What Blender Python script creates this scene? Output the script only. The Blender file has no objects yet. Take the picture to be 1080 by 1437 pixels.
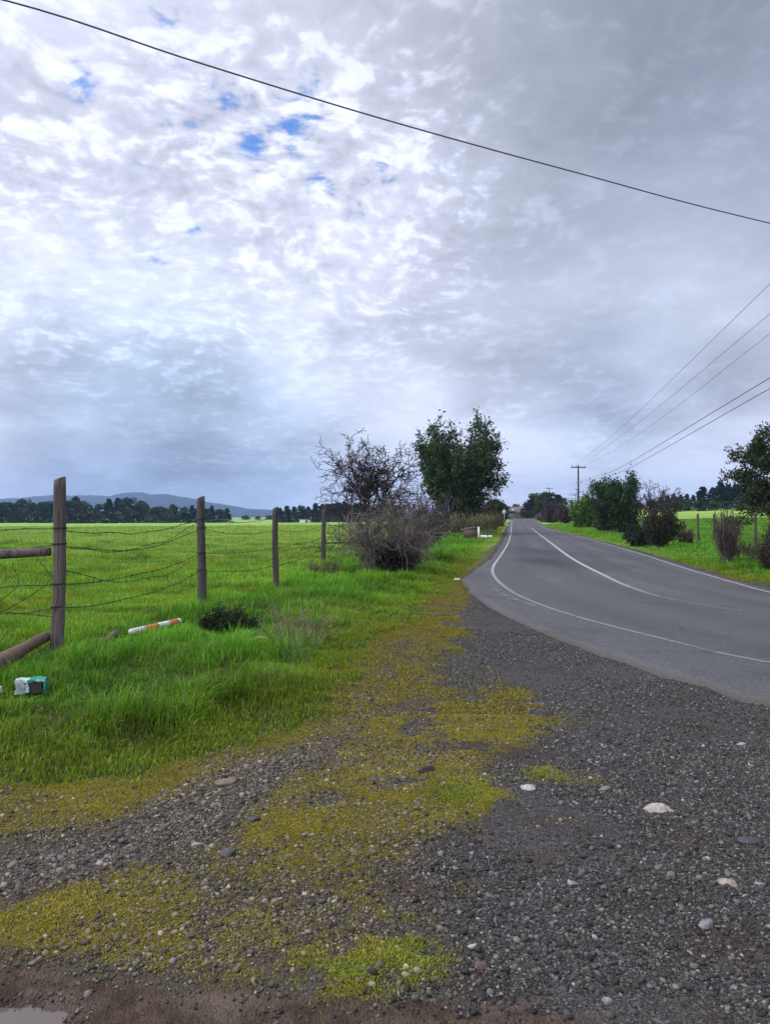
import bpy, math, random
import numpy as np

C = bpy.context.scene.collection
F_PX, HOR, H = 1050.0, 725.0, 1.6          # focal length and horizon row of the 1080 x 1437 photograph, eye height
rad = math.radians

# ------------------------------------------------------------------ noise
def _hash(ix, iy, seed):
    h = (ix.astype(np.int64) * 374761393 + iy.astype(np.int64) * 668265263 + seed * 974634121) & 0xffffffff
    h = ((h ^ (h >> 13)) * 1274126177) & 0xffffffff
    return ((h ^ (h >> 16)) & 0xffff) / 65535.0

def vnoise(x, y, seed=0):
    x = np.asarray(x, float); y = np.asarray(y, float)
    ix = np.floor(x); iy = np.floor(y); fx = x - ix; fy = y - iy
    fx = fx * fx * (3 - 2 * fx); fy = fy * fy * (3 - 2 * fy)
    a = _hash(ix, iy, seed); b = _hash(ix + 1, iy, seed); c = _hash(ix, iy + 1, seed); d = _hash(ix + 1, iy + 1, seed)
    return (a * (1 - fx) + b * fx) * (1 - fy) + (c * (1 - fx) + d * fx) * fy

def fbm(x, y, seed=0, oct=4, rough=.5):
    s = 0; a = 1; t = 0
    for k in range(oct):
        s = s + a * vnoise(x * 2 ** k, y * 2 ** k, seed + k * 17); t += a; a *= rough
    return s / t                                                    # 0..1, mean .5

def sstep(a, b, x):
    t = np.clip((x - a) / (b - a), 0, 1)
    return t * t * (3 - 2 * t)

# ------------------------------------------------------------------ where things stand
def flat(u, v):                                                     # point of the level ground seen at a pixel
    y = F_PX * H / (v - HOR)
    return ((u - 540) * y / F_PX, y)

def zbase(x, y):                                                    # large shape of the land
    x = np.asarray(x, float); y = np.asarray(y, float)
    s = x - .17 * y
    g = sstep(30, 260, y)
    far = np.interp(s, [-160, -60, -12, 3, 12, 30, 60, 150], [-1.0, -.5, .35, 1.0, 1.25, 3.8, 4.9, 5.5]) * g
    return far

def at(u, Y):                                                       # x of something standing Y metres away at column u
    return (u - 540) * Y / F_PX

def hgt(v, Y):                                                      # height above sea of row v at distance Y
    return H + (HOR - v) * Y / F_PX

def seg_dist(px, py, poly, closed):
    d = np.full(px.shape, 1e9); inside = np.zeros(px.shape, bool)
    n = len(poly)
    for i in range(n if closed else n - 1):
        ax, ay = poly[i]; bx, by = poly[(i + 1) % n]
        dx, dy = bx - ax, by - ay
        t = np.clip(((px - ax) * dx + (py - ay) * dy) / (dx * dx + dy * dy + 1e-12), 0, 1)
        d = np.minimum(d, np.hypot(px - ax - t * dx, py - ay - t * dy))
        if closed:
            c = (ay > py) != (by > py)
            xi = ax + (py - ay) / (by - ay + 1e-12) * dx
            inside ^= c & (px < xi)
    return d, inside

def sdist(px, py, poly):                                            # > 0 inside
    d, i = seg_dist(px, py, poly, True)
    return np.where(i, d, -d)

def catmull(P, n):
    P = np.array(P, float)
    Q = np.vstack([2 * P[0] - P[1], P, 2 * P[-1] - P[-2]])
    out = []
    for i in range(len(P) - 1):
        p0, p1, p2, p3 = Q[i:i + 4]
        for t in np.linspace(0, 1, 16, endpoint=False):
            out.append(.5 * (2 * p1 + (p2 - p0) * t + (2 * p0 - 5 * p1 + 4 * p2 - p3) * t * t + (3 * p1 - p0 - 3 * p2 + p3) * t ** 3))
    out.append(P[-1]); out = np.array(out)
    s = np.concatenate([[0], np.cumsum(np.linalg.norm(np.diff(out, axis=0), axis=1))])
    u = s[-1] * np.linspace(0, 1, n)
    return np.stack([np.interp(u, s, out[:, k]) for k in range(out.shape[1])], 1)

FAR_L = [(28.2, 168), (35.4, 206), (38.6, 236), (37.5, 262), (31, 290), (18, 318), (-10, 345)]
FAR_R = [(33.6, 168), (40.8, 203), (44.4, 236), (43.3, 266), (35.5, 297), (21, 326), (-8, 354)]
EDGE_L = [(34, 4.4), (20, 4.65), (10, 4.95), (5.6, 5.5)] + [flat(*p) for p in
          [(1080, 990), (1000, 968), (900, 940), (800, 905), (740, 880), (680, 850), (655, 828), (653, 814), (668, 800), (692, 781), (706, 761), (712, 745)]] + FAR_L
EDGE_R = [(34, 10.1), (20, 10.4), (12.5, 10.9), (9.6, 12.1), (8.3, 13.8)] + [(x + .3, y) for x, y in
          [flat(*p) for p in [(1080, 835), (1020, 818), (960, 800), (900, 780), (850, 765), (800, 752), (766, 744)]]] + FAR_R
road_l = catmull(EDGE_L, 700); road_r = catmull(EDGE_R, 700)
rl_c = road_l[::12]; rr_c = road_r[::12]
ROAD_POLY = [tuple(p) for p in rl_c] + [tuple(p) for p in rr_c[::-1]]

VERGE = [(-60, 3.0), (-14, 4.7)] + [flat(*p) for p in
        [(-300, 1050), (0, 1085), (100, 1090), (190, 1098), (270, 1078), (350, 1052), (430, 1024), (490, 975), (520, 935),
         (545, 900), (585, 868), (628, 835), (646, 812), (662, 796), (684, 778), (699, 761), (706, 748), (709, 741)]]
BARE = VERGE + [(21, 108), (9, 40), (5, 20), (6, 12), (14, 8), (60, 7), (60, -30), (-60, -30)]
def pf(L): return [flat(*p) for p in L]
MOSS_A = pf([(-80, 1090), (60, 1082), (200, 1096), (280, 1080), (255, 1118), (175, 1148), (60, 1172), (-80, 1190)])
STONY = pf([(-120, 1200), (60, 1182), (150, 1150), (210, 1112), (300, 1085), (380, 1058), (440, 1022), (500, 972), (528, 925), (552, 935),
            (530, 995), (512, 1032), (440, 1078), (392, 1122), (330, 1166), (240, 1202), (160, 1242), (60, 1262), (-120, 1330)])
MOSS_M = pf([(542, 930), (580, 885), (630, 838), (672, 800), (668, 835), (640, 880), (660, 915), (720, 960), (768, 992), (760, 1030), (690, 1070),
             (690, 1132), (625, 1165), (565, 1205), (540, 1262), (565, 1300), (525, 1392), (440, 1402), (300, 1382),
             (60, 1345), (-90, 1295), (140, 1225), (250, 1185), (335, 1150), (405, 1098), (468, 1046), (515, 995)])
STRIP = pf([(520, 960), (560, 905), (600, 868), (640, 832), (672, 796), (690, 775), (700, 790), (668, 812), (650, 845), (640, 880), (615, 930), (590, 985)])
MUD = pf([(-300, 1322), (-60, 1328), (100, 1356), (250, 1382), (400, 1398), (560, 1408), (760, 1420)]) + [(2.2, 1.2), (-4, 1.2)]

def blob(x, y, u, v, ru, rv):                                       # soft patch: centre and half sizes given as seen on the level ground
    cx, cy = flat(u, v); ax = ru * cy / F_PX; ay = rv * cy * cy / (F_PX * H)
    return np.exp(-((x - cx) / ax) ** 2 - ((y - cy) / ay) ** 2)

def zones(x, y):
    """weights of what covers the land: grass, moss, mud, stony, and the signed distance into the bare yard / road"""
    x = np.asarray(x, float); y = np.asarray(y, float)
    k = np.clip(y / 8, .25, 2)
    wx = x + (fbm(x * 1.7, y * 1.7, 3, 5, .6) - .5) * .55 * k; wy = y + (fbm(x * 1.7, y * 1.7, 9, 5, .6) - .5) * .55 * k
    db = sdist(wx, wy, BARE) + ((fbm(x * .9, y * .9, 14, 3) - .5) * .9 + (fbm(x * 4.2, y * 4.2, 15, 3) - .5) * .5) * np.clip(y / 8, .4, 1) * (y < 40); dr = sdist(x, y, ROAD_POLY)
    grass = np.clip(1 - sstep(-.22, .20, db), 0, 1) * (1 - sstep(-.5, -.3, dr))
    near = y < 40
    stony = np.zeros_like(x); moss = np.zeros_like(x); mud = np.zeros_like(x)
    if near.any():
        X, Y, WX, WY = x[near], y[near], wx[near], wy[near]
        st = sstep(-.02, .22, sdist(WX, WY, STONY) - .04 * np.clip(3.6 - Y, -1, 1))
        patch = fbm(X * 3.1, Y * 3.1, 21, 5, .62)
        mm = sstep(-.16, .16, sdist(WX, WY, MOSS_M)) * (.22 + .78 * sstep(.34, .62, patch + .04))
        mm *= 1 - .85 * blob(X, Y, 660, 945, 60, 34) - .5 * blob(X, Y, 400, 1250, 110, 40)
        ma = sstep(-.1, .15, sdist(WX, WY, MOSS_A)) * sstep(.22, .45, patch + .1)
        sp = sum(a * blob(X, Y, u, v, ru, rv) for u, v, ru, rv, a in
                 [(640, 1120, 60, 20, 1), (770, 1085, 45, 14, .8), (840, 1100, 25, 10, .6), (655, 1245, 30, 14, .8), (590, 1340, 50, 60, .8), (490, 1360, 80, 40, .8),
                  (720, 1000, 70, 30, .6), (800, 1150, 30, 10, .4), (450, 1180, 90, 30, .4), (120, 1270, 90, 22, .8)])
        mm = np.maximum(mm, .8 * sstep(-.1, .2, sdist(WX, WY, STRIP)) * sstep(.3, .55, patch + .06))
        mo = np.clip(np.maximum(ma, mm) + sp * sstep(.35, .6, patch), 0, 1)
        md = sstep(-.05, .06, sdist(X + (WX - X) * .6, Y + (WY - Y) * .35, MUD))
        pm = sum(a * blob(X, Y, u, v, ru, rv) for u, v, ru, rv, a in
                 [(605, 1238, 85, 34, .95), (750, 1205, 95, 32, .55), (560, 1300, 45, 25, .4), (960, 1180, 90, 30, .5), (1060, 1000, 60, 18, .6), (1040, 1330, 80, 60, .55), (850, 1370, 80, 50, .35),
                  (600, 1420, 260, 26, 1), (660, 1170, 50, 14, .6), (900, 1260, 50, 30, .35)])
        md = np.clip(md + pm * sstep(.3, .55, fbm(X * 4, Y * 4, 40, 4) + .08), 0, 1)
        stony[near] = st; moss[near] = mo * (1 - st * .8) * (1 - md * .7); mud[near] = md
    shoulder = sstep(-1.5, -.5, dr) * (y > 12) * (x > 5 + .2 * y) * sstep(.3, .5, fbm(x * 2, y * 2, 77, 3))
    moss = np.maximum(moss, shoulder * .8)
    moss = np.maximum(moss, np.exp(-(db / .55) ** 2) * .75 * (dr < -.15))
    return grass, moss, mud, stony, db, dr

def ground_z(x, y, zn=None):
    x = np.asarray(x, float); y = np.asarray(y, float)
    grass, moss, mud, stony, db, dr = zn if zn is not None else zones(x, y)
    off = 1 - sstep(-1.2, -.1, dr)
    z = zbase(x, y)
    n = fbm(x * .9, y * .9, 5, 4) - .5
    gz = grass * (1 - sstep(60, 120, y)) * (.04 + .14 * n + .10 * (fbm(x * .33, y * .33, 8, 3) - .5))
    z = z + off * gz
    fine = (fbm(x * 7, y * 7, 11, 4, .6) - .5)
    z = z + off * (1 - grass) * (1 - sstep(18, 30, y)) * (.03 * n + .022 * fine + .012 * moss + .010 * stony - .022 * mud)
    px, py = flat(28, 1412)
    qx = (fbm(x * 9, y * 9, 97, 4, .6) - .5) * .34; qy = (fbm(x * 9, y * 14, 98, 4, .6) - .5) * .16
    pud = np.exp(-((x - px + .12 + qx) / .26) ** 4 - ((y - py + qy) / .07) ** 4); z = z * (1 - pud) + (zbase(x, y) - .075) * pud
    z = z + mud * sstep(4, 3, y) * (.035 * (fbm(x * 5, y * 9, 83, 5, .6) - .5) + .02 * (fbm(x * 22, y * 22, 84, 3) - .5))
    rut = np.sin((y - 2.62 + .08 * x) * 34) * sstep(2.95, 2.75, y) * mud * (1 - pud)
    z = z + .006 * rut
    z = z - .03 * sstep(-.12, .15, dr)                              # bed under the asphalt
    return z

def gz1(x, y): return float(ground_z(np.array([x]), np.array([y]))[0])

# ------------------------------------------------------------------ mesh helpers
def mk(name, V, F, mat, parent=None, smooth=True, tint=None, attrs=None):
    """link ONE mesh object from vertex and face arrays (F: list of n x 3 / n x 4 index arrays)"""
    me = bpy.data.meshes.new(name)
    V = np.asarray(V, np.float32)
    F = [np.asarray(f, np.int32) for f in (F if isinstance(F, list) else [F]) if len(f)]
    me.vertices.add(len(V)); me.vertices.foreach_set('co', V.ravel())
    loops = np.concatenate([f.ravel() for f in F]); sizes = np.concatenate([np.full(len(f), f.shape[1], np.int32) for f in F])
    starts = np.concatenate([[0], np.cumsum(sizes)[:-1]]).astype(np.int32)
    me.loops.add(len(loops)); me.loops.foreach_set('vertex_index', loops)
    me.polygons.add(len(sizes)); me.polygons.foreach_set('loop_start', starts); me.polygons.foreach_set('loop_total', sizes)
    if smooth: me.polygons.foreach_set('use_smooth', np.ones(len(sizes), bool))
    if tint is not None:
        a = me.attributes.new('tint', 'FLOAT_COLOR', 'POINT')
        a.data.foreach_set('color', np.hstack([np.asarray(tint, np.float32), np.ones((len(V), 1), np.float32)]).ravel())
    for nm, arr in (attrs or {}).items():
        a = me.attributes.new(nm, 'FLOAT_COLOR', 'POINT'); a.data.foreach_set('color', np.asarray(arr, np.float32).ravel())
    me.update(calc_edges=True)
    me.materials.append(mat)
    o = bpy.data.objects.new(name, me); C.objects.link(o)
    if parent: o.parent = parent
    return o

def tag(o, label=None, cat=None, group=None, kind=None):
    if label: o['label'] = label
    if cat: o['category'] = cat
    if group: o['group'] = group
    if kind: o['kind'] = kind
    return o

def thing(name, label, cat, loc, group=None, rz=0):
    o = bpy.data.objects.new(name, None); C.objects.link(o); o.location = loc; o.rotation_euler = (0, 0, rz); o.empty_display_size = .3
    return tag(o, label, cat, group)

def dup(root, loc, rz, sc, label, group=None, name=None):
    r = root.copy(); C.objects.link(r); r.location = loc; r.rotation_euler = (0, 0, rz); r.scale = sc; r['label'] = label
    if group: r['group'] = group
    if name: r.name = name
    for ch in list(root.children):
        c = ch.copy(); C.objects.link(c); c.parent = r
    return r

class MB:                                                           # gathers pieces of one mesh
    def __init__(s): s.V = []; s.F = {3: [], 4: []}; s.T = []; s.n = 0
    def add(s, V, F, tint=None):
        V = np.asarray(V, float)
        for f in (F if isinstance(F, list) else [F]):
            f = np.asarray(f)
            if len(f): s.F[f.shape[1]].append(f + s.n)
        s.V.append(V); s.n += len(V)
        if tint is not None: s.T.append(np.broadcast_to(np.asarray(tint, float), (len(V), 3)))
    def tube(s, P, R, sides=6, cap=True, tint=None):
        P = np.asarray(P, float); n = len(P); R = np.broadcast_to(np.asarray(R, float), (n,))
        T = np.gradient(P, axis=0); T /= np.linalg.norm(T, axis=1, keepdims=True) + 1e-9
        ref = np.array([0, 0, 1.]) if abs(T[0, 2]) < .9 else np.array([1., 0, 0])
        A = np.cross(T, ref); A /= np.linalg.norm(A, axis=1, keepdims=True) + 1e-9
        B = np.cross(T, A)
        th = np.arange(sides) * 2 * math.pi / sides
        V = P[:, None] + R[:, None, None] * (A[:, None] * np.cos(th)[None, :, None] + B[:, None] * np.sin(th)[None, :, None])
        V = V.reshape(-1, 3)
        i = (np.arange(n - 1)[:, None] * sides + np.arange(sides)[None]).ravel()
        j = (np.arange(n - 1)[:, None] * sides + (np.arange(sides)[None] + 1) % sides).ravel()
        Q = np.stack([i, i + sides, j + sides, j], 1)
        fs = [Q]
        if cap:
            V = np.vstack([V, P[0], P[-1]]); a = np.arange(sides); b = (a + 1) % sides
            fs.append(np.vstack([np.stack([np.full(sides, n * sides), a, b], 1), np.stack([np.full(sides, n * sides + 1), b + (n - 1) * sides, a + (n - 1) * sides], 1)]))
        s.add(V, fs, tint)
    def box(s, lo, hi, tint=None, rz=0, c=(0, 0, 0)):
        x0, y0, z0 = lo; x1, y1, z1 = hi
        V = np.array([(x0, y0, z0), (x1, y0, z0), (x1, y1, z0), (x0, y1, z0), (x0, y0, z1), (x1, y0, z1), (x1, y1, z1), (x0, y1, z1)])
        if rz: V = V @ np.array([[math.cos(rz), math.sin(rz), 0], [-math.sin(rz), math.cos(rz), 0], [0, 0, 1]])
        s.add(V + np.array(c), np.array([(0, 3, 2, 1), (4, 5, 6, 7), (0, 1, 5, 4), (1, 2, 6, 5), (2, 3, 7, 6), (3, 0, 4, 7)]), tint)
    def build(s, name, mat, parent=None, smooth=True):
        F = [np.concatenate(s.F[k]) for k in (3, 4) if s.F[k]]
        return mk(name, np.concatenate(s.V), F, mat, parent, smooth, np.concatenate(s.T) if s.T else None)

def ico(sub):
    t = (1 + 5 ** .5) / 2
    V = [(-1, t, 0), (1, t, 0), (-1, -t, 0), (1, -t, 0), (0, -1, t), (0, 1, t), (0, -1, -t), (0, 1, -t), (t, 0, -1), (t, 0, 1), (-t, 0, -1), (-t, 0, 1)]
    F = [(0, 11, 5), (0, 5, 1), (0, 1, 7), (0, 7, 10), (0, 10, 11), (1, 5, 9), (5, 11, 4), (11, 10, 2), (10, 7, 6), (7, 1, 8),
         (3, 9, 4), (3, 4, 2), (3, 2, 6), (3, 6, 8), (3, 8, 9), (4, 9, 5), (2, 4, 11), (6, 2, 10), (8, 6, 7), (9, 8, 1)]
    V = [np.array(v) / np.linalg.norm(v) for v in V]
    for _ in range(sub - 1):
        cache = {}; G = []
        def mid(a, b):
            k = (min(a, b), max(a, b))
            if k not in cache:
                m = V[a] + V[b]; V.append(m / np.linalg.norm(m)); cache[k] = len(V) - 1
            return cache[k]
        for a, b, c in F:
            ab, bc, ca = mid(a, b), mid(b, c), mid(c, a)
            G += [(a, ab, ca), (b, bc, ab), (c, ca, bc), (ab, bc, ca)]
        F = G
    return np.array(V), np.array(F)

# ------------------------------------------------------------------ materials
class NT:                                                           # small node-tree writer
    def __init__(s, tree): s.t = tree; s.t.nodes.clear()
    def n(s, typ, **kw):
        d = s.t.nodes.new(typ)
        for k, v in kw.items(): setattr(d, k, v)
        return d
    def put(s, node, key, v):
        i = node.inputs[key]
        if isinstance(v, bpy.types.NodeSocket): s.t.links.new(v, i)
        elif v is not None: i.default_value = v
    def m(s, op, a, b=None, c=None, clamp=False):
        d = s.n('ShaderNodeMath', operation=op, use_clamp=clamp)
        for k, v in enumerate((a, b, c)): s.put(d, k, v)
        return d.outputs[0]
    def vm(s, op, a, b=None, out=0):
        d = s.n('ShaderNodeVectorMath', operation=op)
        s.put(d, 0, a); s.put(d, 1, b)
        return d.outputs[out]
    def mix(s, f, a, b, mode='MIX'):
        d = s.n('ShaderNodeMix', data_type='RGBA', blend_type=mode)
        s.put(d, 0, f); s.put(d, 6, a if isinstance(a, bpy.types.NodeSocket) else (*a, 1)); s.put(d, 7, b if isinstance(b, bpy.types.NodeSocket) else (*b, 1))
        return d.outputs[2]
    def noise(s, vec, scale, detail=4, rough=.55, dist=0, out=0):
        d = s.n('ShaderNodeTexNoise'); s.put(d, 'Vector', vec); s.put(d, 'Scale', scale); s.put(d, 'Detail', detail); s.put(d, 'Roughness', rough); s.put(d, 'Distortion', dist)
        return d.outputs[out]
    def voro(s, vec, scale, out='Color'):
        d = s.n('ShaderNodeTexVoronoi'); s.put(d, 'Vector', vec); s.put(d, 'Scale', scale)
        return d.outputs[out]
    def ss(s, x, a, b):                                             # smoothstep
        d = s.n('ShaderNodeMapRange', interpolation_type='SMOOTHSTEP')
        s.put(d, 0, x); s.put(d, 1, a); s.put(d, 2, b); s.put(d, 3, 0.); s.put(d, 4, 1.)
        return d.outputs[0]
    def scl(s, vec, xyz):
        return s.vm('MULTIPLY', vec, xyz)
    def bump(s, h, strength, dist):
        d = s.n('ShaderNodeBump'); s.put(d, 'Height', h); s.put(d, 'Strength', strength); s.put(d, 'Distance', dist)
        return d.outputs[0]
    def pbsdf(s, col, rough=.8, normal=None, spec=.3, metal=0):
        d = s.n('ShaderNodeBsdfPrincipled')
        s.put(d, 'Base Color', col if isinstance(col, bpy.types.NodeSocket) else (*col, 1)); s.put(d, 'Roughness', rough)
        s.put(d, 'Specular IOR Level', spec); s.put(d, 'Metallic', metal)
        if normal is not None: s.put(d, 'Normal', normal)
        return d.outputs[0]
    def out(s, sh):
        o = s.n('ShaderNodeOutputMaterial'); s.t.links.new(sh, o.inputs[0]); return o

def new_mat(name):
    m = bpy.data.materials.new(name); m.use_nodes = True
    return m, NT(m.node_tree)

def plant_mat(name, trans=.35, rough=.6, spec=.25, gain=1.0):
    m, n = new_mat(name)
    a = n.n('ShaderNodeAttribute', attribute_name='tint')
    geo = n.n('ShaderNodeNewGeometry')
    col = n.mix(1.0, a.outputs[0], n.mix(geo.outputs['Random Per Island'], (.72 * gain,) * 3, (1.28 * gain,) * 3), 'MULTIPLY')
    b = n.pbsdf(col, rough, spec=spec)
    if trans:
        t = n.n('ShaderNodeBsdfTranslucent'); n.put(t, 'Color', n.mix(1.0, col, (1.2, 1.1, .6), 'MULTIPLY'))
        x = n.n('ShaderNodeMixShader'); n.put(x, 0, trans); n.t.links.new(b, x.inputs[1]); n.t.links.new(t.outputs[0], x.inputs[2])
        b = x.outputs[0]
    n.out(b); return m

def bark_mat(name, a, b, scale=6):
    m, n = new_mat(name)
    p = n.n('ShaderNodeTexCoord').outputs['Object']
    v = n.noise(n.scl(p, (scale * 3, scale * 3, scale * .5)), 1, 6, .65)
    n.out(n.pbsdf(n.mix(n.ss(v, .3, .7), a, b), .9, n.bump(v, .6, .02), .15)); return m

def wood_mat(name, a, b, dark=(.03, .025, .022)):
    m, n = new_mat(name)
    p = n.n('ShaderNodeTexCoord').outputs['Object']
    g = n.noise(n.scl(p, (26, 26, 1.4)), 1, 8, .65, .6)
    blot = n.noise(n.scl(p, (5, 5, 2.2)), 1, 4, .6)
    crack = n.noise(n.scl(p, (70, 70, 1.1)), 1, 3, .5, .3)
    col = n.mix(n.ss(g, .32, .68), a, b)
    col = n.mix(n.ss(blot, .5, .72), col, n.mix(.55, col, (.10, .075, .065)))
    col = n.mix(n.ss(crack, .60, .68), col, dark)
    h = n.m('SUBTRACT', g, n.m('MULTIPLY', n.ss(crack, .58, .68), .7))
    n.out(n.pbsdf(col, .88, n.bump(h, .9, .012), .2)); return m

M_blade = plant_mat('grass_blade', .4, .55, .15)
M_moss = plant_mat('moss', .15, .9, .1)
M_leaf = plant_mat('leaf', .25, .6, .2)
M_needle = plant_mat('needle', .1, .7, .15)
M_twig = plant_mat('twig', 0, .9, .1)
M_bark = bark_mat('dark_bark', (.028, .024, .02), (.075, .062, .05))
M_barkgrey = bark_mat('grey_bark', (.07, .062, .058), (.16, .145, .135))
M_post = wood_mat('weathered_post', (.075, .058, .05), (.15, .125, .112))
M_postdark = wood_mat('dark_post', (.045, .038, .034), (.10, .088, .078))
M_rot = wood_mat('rotten_wood', (.085, .07, .045), (.16, .135, .095))
M_log = wood_mat('brown_log', (.09, .062, .04), (.17, .125, .085))

m, n = new_mat('rusty_wire')
p = n.n('ShaderNodeTexCoord').outputs['Object']
n.out(n.pbsdf(n.mix(n.noise(p, 40, 3), (.018, .014, .012), (.05, .035, .028)), .8, None, .3)); M_wire = m
m, n = new_mat('black_cable'); p = n.n('ShaderNodeTexCoord').outputs['Object']
n.out(n.pbsdf(n.mix(n.noise(p, 3, 2), (.07, .07, .078), (.11, .11, .12)), .6, None, .4)); M_cable = m

def plain(name, a, b=None, rough=.7, scale=8, spec=.3, bump=.2):
    m, n = new_mat(name); p = n.n('ShaderNodeTexCoord').outputs['Object']
    v = n.noise(p, scale, 5, .6)
    b = b or tuple(c * .7 for c in a)
    n.out(n.pbsdf(n.mix(n.ss(v, .3, .7), a, b), rough, n.bump(v, bump, .01), spec)); return m

# ground: what lies on it is known per vertex (zone weights); the fine mix is noise
m, n = new_mat('ground'); M_ground = m
pos = n.n('ShaderNodeNewGeometry').outputs['Position']
zc = n.n('ShaderNodeAttribute', attribute_name='zone'); sep = n.n('ShaderNodeSeparateColor'); n.put(sep, 0, zc.outputs['Color'])
zg, zm, zd = sep.outputs; zs = zc.outputs['Alpha']
f1 = n.noise(pos, 9, 8, .65); f2 = n.noise(pos, 45, 6, .7); f3 = n.noise(pos, 2.2, 5, .6)
cell = n.n('ShaderNodeSeparateColor'); n.put(cell, 0, n.voro(n.vm('ADD', pos, n.scl(n.noise(pos, 60, 2, .5, 0, 1), (.012, .012, .012))), 95)); cr = cell.outputs[0]
cell2 = n.n('ShaderNodeSeparateColor'); n.put(cell2, 0, n.voro(pos, 210)); cr2 = cell2.outputs[0]
gravel = n.mix(n.ss(cr2, .2, .95), (.026, .025, .024), (.078, .075, .071))
gravel = n.mix(n.ss(cr, .82, .97), gravel, (.11, .106, .10))
gravel = n.mix(n.ss(f3, .45, .75), gravel, n.mix(1.0, gravel, (1.12, 1.0, .92), 'MULTIPLY'))
stony = n.mix(n.ss(cr, .1, .9), (.050, .038, .028), (.125, .100, .078))
mudc = n.mix(n.ss(f3, .3, .7), n.mix(n.ss(f1, .35, .65), (.031, .020, .013), (.069, .047, .033)), n.mix(n.ss(f1, .35, .65), (.052, .037, .027), (.098, .074, .057)))
mossc = n.mix(n.ss(f1, .35, .68), (.095, .08, .02), (.17, .148, .022)); mossc = n.mix(n.ss(f2, .44, .62), mossc, (.055, .042, .028))
f4 = n.noise(pos, 1.1, 6, .62)
gravel = n.mix(n.m('MULTIPLY', n.ss(f4, .48, .64), .75), gravel, n.mix(cr2, (.026, .020, .016), (.058, .045, .036)))
spx = n.n('ShaderNodeSeparateXYZ'); n.put(spx, 0, pos)
wl = n.ss(n.m('ADD', n.m('SUBTRACT', n.m('MULTIPLY', n.m('SUBTRACT', spx.outputs[1], 2.4), .10), spx.outputs[0]), n.m('MULTIPLY', n.m('SUBTRACT', f3, .5), .9)), -.35, .35)
gravel = n.mix(n.m('MULTIPLY', wl, .8), gravel, n.mix(cr2, (.038, .031, .020), (.085, .071, .046)))
base = n.mix(n.ss(n.m('ADD', zs, n.m('MULTIPLY', n.m('SUBTRACT', f1, .5), .8)), .35, .65), gravel, stony)
base = n.mix(n.ss(n.m('ADD', zd, n.m('MULTIPLY', n.m('SUBTRACT', f1, .5), .9)), .3, .75), base, mudc)
base = n.mix(n.ss(n.m('ADD', zm, n.m('MULTIPLY', n.m('SUBTRACT', f2, .5), 1.5)), .42, .72), base, mossc)
# pasture, seen as turf when too far away for single blades
sx = n.scl(pos, (.035, .19, 0)); b1 = n.noise(sx, 1, 5, .6, .4); b2 = n.noise(pos, .45, 6, .65); b3 = n.noise(pos, 3.0, 6, .7)
turf = n.mix(n.ss(b2, .3, .7), (.08, .19, .012), (.135, .27, .022))
turf = n.mix(n.ss(b3, .42, .75), turf, (.025, .07, .010))
sy = n.n('ShaderNodeSeparateXYZ'); n.put(sy, 0, pos)
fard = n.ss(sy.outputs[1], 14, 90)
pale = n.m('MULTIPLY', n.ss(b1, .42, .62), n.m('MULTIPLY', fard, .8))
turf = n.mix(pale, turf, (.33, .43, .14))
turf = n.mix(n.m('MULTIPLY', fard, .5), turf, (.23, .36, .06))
soil = n.mix(n.ss(f1, .4, .7), (.02, .032, .008), (.035, .06, .012))
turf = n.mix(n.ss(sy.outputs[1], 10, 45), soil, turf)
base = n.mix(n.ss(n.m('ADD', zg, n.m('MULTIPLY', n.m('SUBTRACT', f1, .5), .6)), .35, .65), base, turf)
rough = n.m('SUBTRACT', .9, n.m('MULTIPLY', zd, n.m('MULTIPLY', n.ss(f1, .45, .7), .42)))
hh = n.m('ADD', n.m('MULTIPLY', f2, .5), n.m('MULTIPLY', n.voro(pos, 95, 'Distance'), -1.1))
n.out(n.pbsdf(base, rough, n.bump(hh, .75, .012), .12))

m, n = new_mat('asphalt'); M_asphalt = m
pos = n.n('ShaderNodeNewGeometry').outputs['Position']
a1 = n.noise(pos, 130, 3, .7); a2 = n.noise(pos, .55, 5, .6); a3 = n.noise(n.scl(pos, (1, .12, 1)), 1.2, 4, .55); sp = n.voro(pos, 160, 'Distance')
col = n.mix(n.ss(a1, .3, .7), (.042, .041, .041), (.086, .084, .083))
col = n.mix(n.m('MULTIPLY', n.ss(a2, .52, .75), .45), col, (.055, .055, .06))
col = n.mix(n.m('MULTIPLY', n.ss(a3, .5, .7), .35), col, (.125, .124, .125))
spk = n.voro(pos, 75); spc = n.n('ShaderNodeSeparateColor'); n.put(spc, 0, spk)
col = n.mix(n.m('MULTIPLY', n.ss(spc.outputs[0], .72, .95), .6), col, (.17, .168, .165))
col = n.mix(n.m('MULTIPLY', n.ss(spc.outputs[1], .7, .95), .6), col, (.028, .028, .03))
edge = n.n('ShaderNodeAttribute', attribute_name='zone'); es = n.n('ShaderNodeSeparateColor'); n.put(es, 0, edge.outputs['Color'])
trk = es.outputs[2]
col = n.mix(n.m('MULTIPLY', trk, n.m('ADD', .25, n.m('MULTIPLY', n.ss(a3, .35, .65), .45))), col, (.04, .04, .043))
pat = n.ss(n.noise(n.scl(pos, (1, .45, 1)), .22, 5, .65, .4), .53, .57)
col = n.mix(n.m('MULTIPLY', pat, .42), col, (.038, .038, .039))
col = n.mix(n.m('MULTIPLY', es.outputs[1], n.ss(n.noise(pos, 3, 4), .1, .5)), col, (.022, .022, .024))
grit = n.ss(n.m('ADD', es.outputs[0], n.m('MULTIPLY', n.m('SUBTRACT', n.noise(pos, 7, 6, .7), .5), 1.6)), .7, 1.0)
col = n.mix(n.m('MULTIPLY', grit, .75), col, n.mix(a1, (.05, .043, .038), (.11, .098, .088)))
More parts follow.
